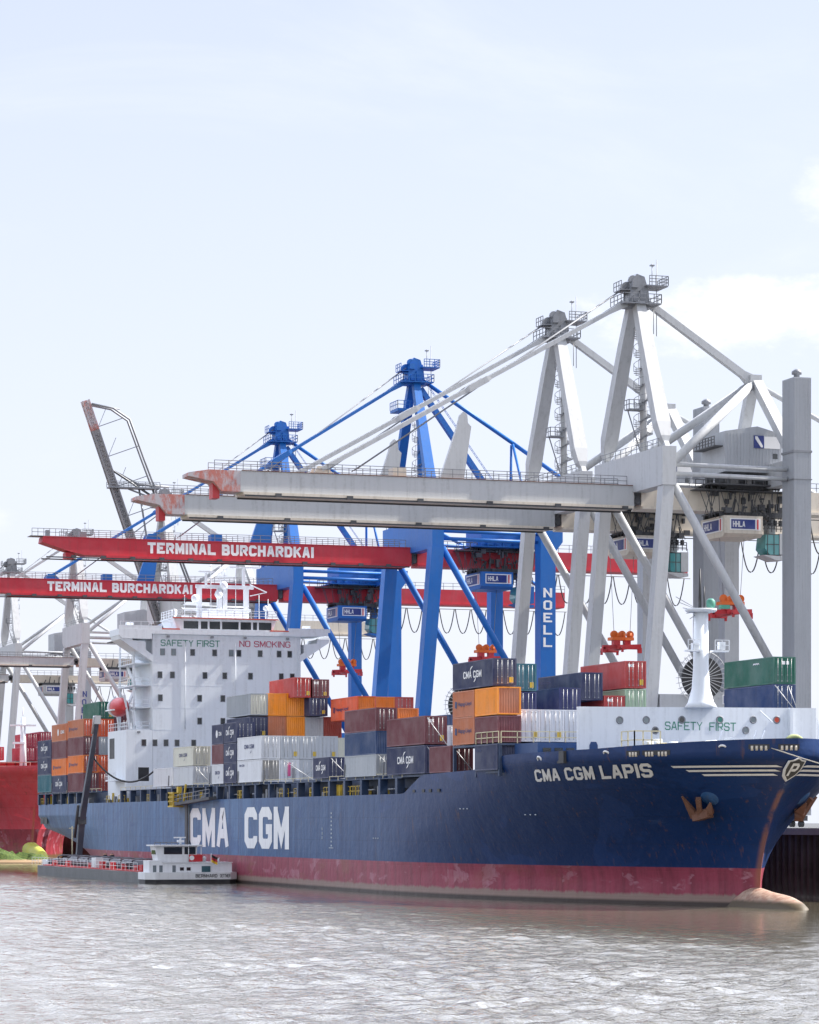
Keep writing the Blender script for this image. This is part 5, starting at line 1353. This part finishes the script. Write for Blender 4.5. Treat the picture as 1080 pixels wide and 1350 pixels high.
for y, r, z in ((-9.8,.12,1.7),(-8.9,.16,1.75),(-7.6,.14,1.9),(-6.4,.22,2.0),(-5.2,.16,1.95),(-4.2,.14,1.85)): tk.tube((-136,y,z),(-73,y,z),r,7)
rr = random.Random(21)
for k in range(25):
    x = -135+k*2.4; tk.box((x,-10.0,1.12),(x+.12,-4,1.55))
    if k % 2: tk.lathe((x+1,rr.uniform(-10,-5),1.1),[(.35,0),(.35,.6),(.5,.62),(.5,.85),(.2,1.0)],(0,0,1),9)
for k in range(8): x = -131+k*6.7; tk.path([(x,-9.4,1.3),(x,-9.4,2.25),(x+.6,-9.0,2.45),(x+2.4,-7,2.45)],.11,6)
ob('cargo_pipework', tk, paint('pipework_gray', (.10,.10,.12), .5, .3, .2), bg)
rl = MB().rail([(-139,BC-5.6,1.1),(-72,BC-5.6,1.1)],1.0,.025,2.2,2); ob('deck_railing', rl, M['bargewhite'], bg)
rl = MB().rail([(-139,BC+5.4,1.1),(-72,BC+5.4,1.1)],1.0,.025,2.2,2); ob('deck_railing', rl, M['bargewhite'], bg)
rd = MB()
for x in (-128,-119,-104,-97,-91,-84,-77,-74): rd.box((x,-10.9,1.13),(x+rr.uniform(.5,1.5),-10.3,rr.uniform(1.7,2.1)))
obs('red_valve_box', rd, M['shipredp'], bg)
ob('manifold_box', MB().cbox((-99.5,-10.6,1.8),(2.6,1.0,1.3)), M['bargewhite'], bg)
ob('bow_mast', MB().tube((-136.5,-6.2,1.1),(-136.5,-6.2,6.6),.1,6).cbox((-136.5,-6.2,6.3),(.1,1,.1)), M['palerail'], bg)
DT = -67.3
dh = ob('deckhouse', MB().extr([(-11.2,1.0),(-.75,1.0),(-.75,2.05),(-.95,2.15),(-9.55,2.15),(-9.55,2.45),(-11.2,2.45)],0,-70.5,DT), M['bargewhite'], bg)
for w in (-10.75,-9.95,-8.3): ob('door', MB().box((DT-.02,w,1.01),(DT+.03,w+.42,1.85)), M['palglass'], dh)
for w in (-7.35,-6.5): ob('window', MB().box((DT-.02,w,1.2),(DT+.03,w+.5,1.6)), M['darkglass'], dh)
ob('stern_recess', MB().box((DT-.02,-4.6,1.01),(DT+.035,-3.4,1.75)), paint('recess_teal', (.03,.09,.11), .5), dh)
ob('roof_trim', MB().box((-70.6,-9.5,2.153),(DT+.15,-.7,2.22)), M['bargewhite'], dh)
WT = -68.6
wb = ob('wheelhouse', MB().extr([(-9.75,2.23),(-5.9,2.23),(-4.9,3.05),(-4.8,4.2),(-10.15,4.2)],0,-71.4,WT), M['bargewhite'], bg)
ob('wheelhouse_roof', MB().box((-71.9,-10.5,4.2),(WT+.5,-4.2,4.36)), M['bargewhite'], wb)
for a, b_ in ((-9.05,-6.75),(-6.45,-5.05)): ob('wheelhouse_window', MB().box((WT-.02,a,3.2),(WT+.04,b_,4.08)), M['darkglass'], wb)
ob('wheelhouse_window', MB().box((-71.0,-10.05,3.2),(WT-.4,-9.85,4.05)), M['darkglass'], wb)
ob('roof_rail', MB().rail([(WT+.3,-10.3,4.36),(WT+.3,-7.4,4.36)],.3,.04,.7,1), M['midgray'], wb)
ob('radar_mast', MB().tube((-70,-6.6,4.36),(-70,-6.6,5.3),.14,6).cbox((-70,-6.7,5.25),(.2,1.5,.16)).cbox((-70,-6.6,4.8),(.5,.8,.3)), M['bargewhite'], wb)
for w in (-4.4,-6.0): ob('roof_post', MB().tube((WT+.3,w,2.2),(WT+.3,w,4.2),.06,6), M['bargewhite'], wb)
bn = ob('banner', MB().box((WT+.9,-6.1,2.3),(WT+.95,-4.4,3.15)), M['shipredp'], bg)
ob('banner_emblem', MB().disc((WT+.97,-5.75,2.75),.3,(1,0,0),.03), M['signwhite'], bn)
ob('vent', MB().lathe((WT+.5,-4.05,2.2),[(.2,0),(.2,.45),(.26,.5),(.1,.75)],(0,0,1),10), M['bargewhite'], bg)
ob('bollard', MB().lathe((WT,-2.2,2.2),[(.15,0),(.25,.2),(.12,.45)],(0,0,1),10).beam((WT,-2.4,2.2),(WT,-2.0,2.75),.08,.08), M['bargewhite'], bg)
fs = ob('flagstaff', MB().tube((BT-.3,-3.7,1.0),(BT+.3,-3.8,3.3),.05,5), M['bargewhite'], bg)
for k, mt in enumerate((M['black'], M['shipredp'], paint('flag_gold', (.75,.48,.02), .7, .05))):
    fb = MB(); n = 8
    for i in range(n+1):
        u = i/n; y = -3.75+.75*u; zz = 3.15-.3*k-.35*u
        fb.v += [(BT+.3+.12*sin(u*7)-.08*k,y,zz),(BT+.3+.12*sin(u*7)-.08*k,y,zz-.3)]
    for i in range(n): fb.face((2*i,2*i+1,2*i+3,2*i+2))
    ob('flag_stripe', fb, mt, fs)
hcr = MB().prismchain([(-133.2,-6,1.3),(-132.2,-6,4.2),(-130.8,-6,7.6),(-120.9,-6,21.2)], [(.85,.8),(.9,.8),(.95,.85),(.6,.5)], (0,1,0))
hc_ = ob('hose_crane', hcr, paint('crane_slate', (.07,.09,.12), .5, .3, .1), bg)
ob('boom_head', MB().cbox((-120.6,-6,21.5),(1.0,.8,1.2)).tube((-121.8,-6.4,19.6),(-120.6,-6.4,22),.2,7), M['bar'], hc_)
ob('boom_knuckle', MB().cbox((-131,-6,7.4),(1.5,1.1,1.1)).tube((-132,-6.8,5),(-129.5,-6.8,9.6),.22,7), M['dark'], hc_)
ob('hose', MB().path([(-124.6+8.5*u,-5.6+7.0*u,16.2-1.6*u-4.6*4*u*(1-u)*.55) for u in [k/16 for k in range(17)]],.13,7), M['black'], hc_)
bg.location.z -= .25
# two people on the barge deck
def person(x, y, z, face, label, arm):
    J = [('pelvis',(0,0,.95),.15),('waist',(0,0,1.12),.14),('chest',(0,0,1.36),.17),('neck',(0,0,1.52),.06),('head',(0,.02,1.64),.105),('crown',(0,.02,1.75),.07)]
    V = [j[1] for j in J]; Rr = [j[2] for j in J]; E_ = [(i,i+1) for i in range(5)]
    def chain(st, pts):
        prev = st
        for p, r in pts: V.append(p); Rr.append(r); E_.append((prev, len(V)-1)); prev = len(V)-1
    for s in (-1, 1):
        chain(0, [((s*.1,0,.88),.11),((s*.12,.03,.48),.07),((s*.13,0,.08),.05),((s*.14,.14,.04),.045)])
        chain(2, [((s*.2,0,1.42),.075),((s*.27,.02+arm*(s > 0)*.05,1.13),.05),((s*.25,.12+arm*(s > 0)*.15,.92),.038),((s*.24,.16+arm*(s > 0)*.2,.82),.04)])
    me = bpy.data.meshes.new('p'); me.from_pydata(V, E_, []); o = bpy.data.objects.new('p', me); COL.objects.link(o)
    o.modifiers.new('s','SKIN'); o.modifiers.new('u','SUBSURF').levels = 1
    sk = me.skin_vertices[0].data if len(me.skin_vertices) else None
    if sk is None:
        bm = bmesh.new(); bm.from_mesh(me); ly = bm.verts.layers.skin.verify()
        for v, r in zip(bm.verts, Rr): v[ly].radius = (r, r)
        bm.verts.ensure_lookup_table(); bm.verts[0][ly].use_root = True; bm.to_mesh(me); bm.free()
    dg = bpy.context.evaluated_depsgraph_get(); dg.update()
    m2 = bpy.data.meshes.new_from_object(o.evaluated_get(dg)); bpy.data.objects.remove(o)
    m2.materials.append(M['clothes']); m2.materials.append(M['skin'])
    for p in m2.polygons:
        p.use_smooth = True
        if p.center.z > 1.5 and p.center.z < 1.69: p.material_index = 1
    po = bpy.data.objects.new('person', m2); COL.objects.link(po); po.location = (x,y,z); po.rotation_euler = (0,0,face)
    po['label'] = label; po['category'] = 'person'; po['group'] = 'people standing on the barge deck'
    return po
person(-117.2,-5.6,.87, 2.6, 'person in dark clothes on the barge, on the hose crane side', 1)
person(-113.9,-5.4,.87, -2.2, 'person in dark clothes on the barge, on the wheelhouse side', 0)

# ------------------------------------------------------------------ red ship astern
rs = thing('cargo_ship', 'red hulled cargo ship with pale yellow green bulb behind the stern of the blue ship', 'ship', (-330,16.1,-.3))
SH = -328.5
hm2, _ = make_hull(lambda t: 16.3, lambda s: 16.3+1.5*s**2, lambda t: -3, 1.36, SH, -60.0)
ob('hull', hm2, hull_mat('red_hull_paint', (.55,.04,.06), (.28,.035,.05), (.10,.07,.03), 5.6, .6, (.50,.10,.13), -300, -240, True, SH+46.), rs)
rb_ = MB(); tl = [-60+k*5 for k in range(13)]+[5+k*2.5 for k in range(19)]+[51.5,53,54.3,55.3,56]
for s0 in (-1, 1):
    pts_ = [Vector((t+SH, 16.1+s0*(hb(t, 12.1)+.05), 16.55+(.5 if t > 40 else 0))) for t in tl]
    for p, q in zip(pts_, pts_[1:]): rb_.beam(p, q, .25, .5)
    rb_.rail(pts_, 1.3, .06, 2.5, 2)
ob('bulwark_rail', rb_, paint('pale_red_rail', (.75,.30,.24), .5), rs)
bb = MB(); n = 18
for k in range(13):
    u = k/12; xx = SH+46+16.5*u; r = sqrt(max(0, 1-(max(0, u-.3)/.7)**2.3))
    for i in range(n):
        a = 2*pi*i/n; bb.v.append((xx, 16.1+1.5*r*cos(a), -.2+1.9*(1-u)**1.5+1.9*r*sin(a)))
for k in range(12):
    for i in range(n): j = (i+1) % n; bb.face((k*n+i, k*n+j, (k+1)*n+j, (k+1)*n+i), True)
ob('bulbous_bow', bb, paint('yellow_green_bulb', (.48,.50,.06), .6, .3, .1, fade=.3), rs)
ob('forecastle', MB().box((-330,4,16.3),(-300,28,19)), M['shipredp'], rs)
ob('foremast', MB().tube((-289,16.1,16),(-289,16.1,27.5),.75,10,.45).cbox((-289,16.1,26),(1.2,5,.3)).cbox((-288.6,15.2,22.5),(1,2.2,.4)).tube((-289,16.1,27.5),(-289,16.1,29.5),.12,6), M['white'], rs)
ob('anchor', MB().cbox((SH+45,8.9,10.4),(1.6,.6,1.6)).beam((SH+44,8.7,9.2),(SH+46,8.9,11.6),.5,.5), M['dark'], rs)
for w, z, cl, lab in ((7.2,21.85,'shipred','bright red container on the red ship, on top of another'),(7.2,19.15,'shipred','bright red container on the red ship, lowest of two'),(9.75,19.15,'shipred','bright red container on the red ship, touching its white mast'),
        (16.0,19.15,'shipmaroon','dark red container on the red ship beside its white mast, lower tier'),(18.5,19.15,'shipmaroon','dark red container on the red ship next to the navy stern containers, lower tier'),(16.6,21.85,'shipmaroon','dark red container on the red ship, low one of the upper tier'),(19.1,22.2,'shipmaroon','dark red container on the red ship highest beside the tan orange stern container')):
    container(-291-12.2,-291, w+.6, z, 2.62, cl, lab, 'door', (), None, 'containers on the red ship')
# mooring ropes at the bow
for p, q, lab in (((56.3,13.9,13.2),(96,34.9,6.4),'pale mooring rope running from the bow fairlead to the quay, upper'),((57.0,18.2,13.2),(80,35.0,6.4),'pale mooring rope from the far side of the bow to the quay')):
    p, q = Vector(p), Vector(q); solo('mooring_rope', MB().path([p.lerp(q,u)-Vector((0,0,1.6*4*u*(1-u))) for u in [k/14 for k in range(15)]],.05,5), M['rope'], lab, 'rope')
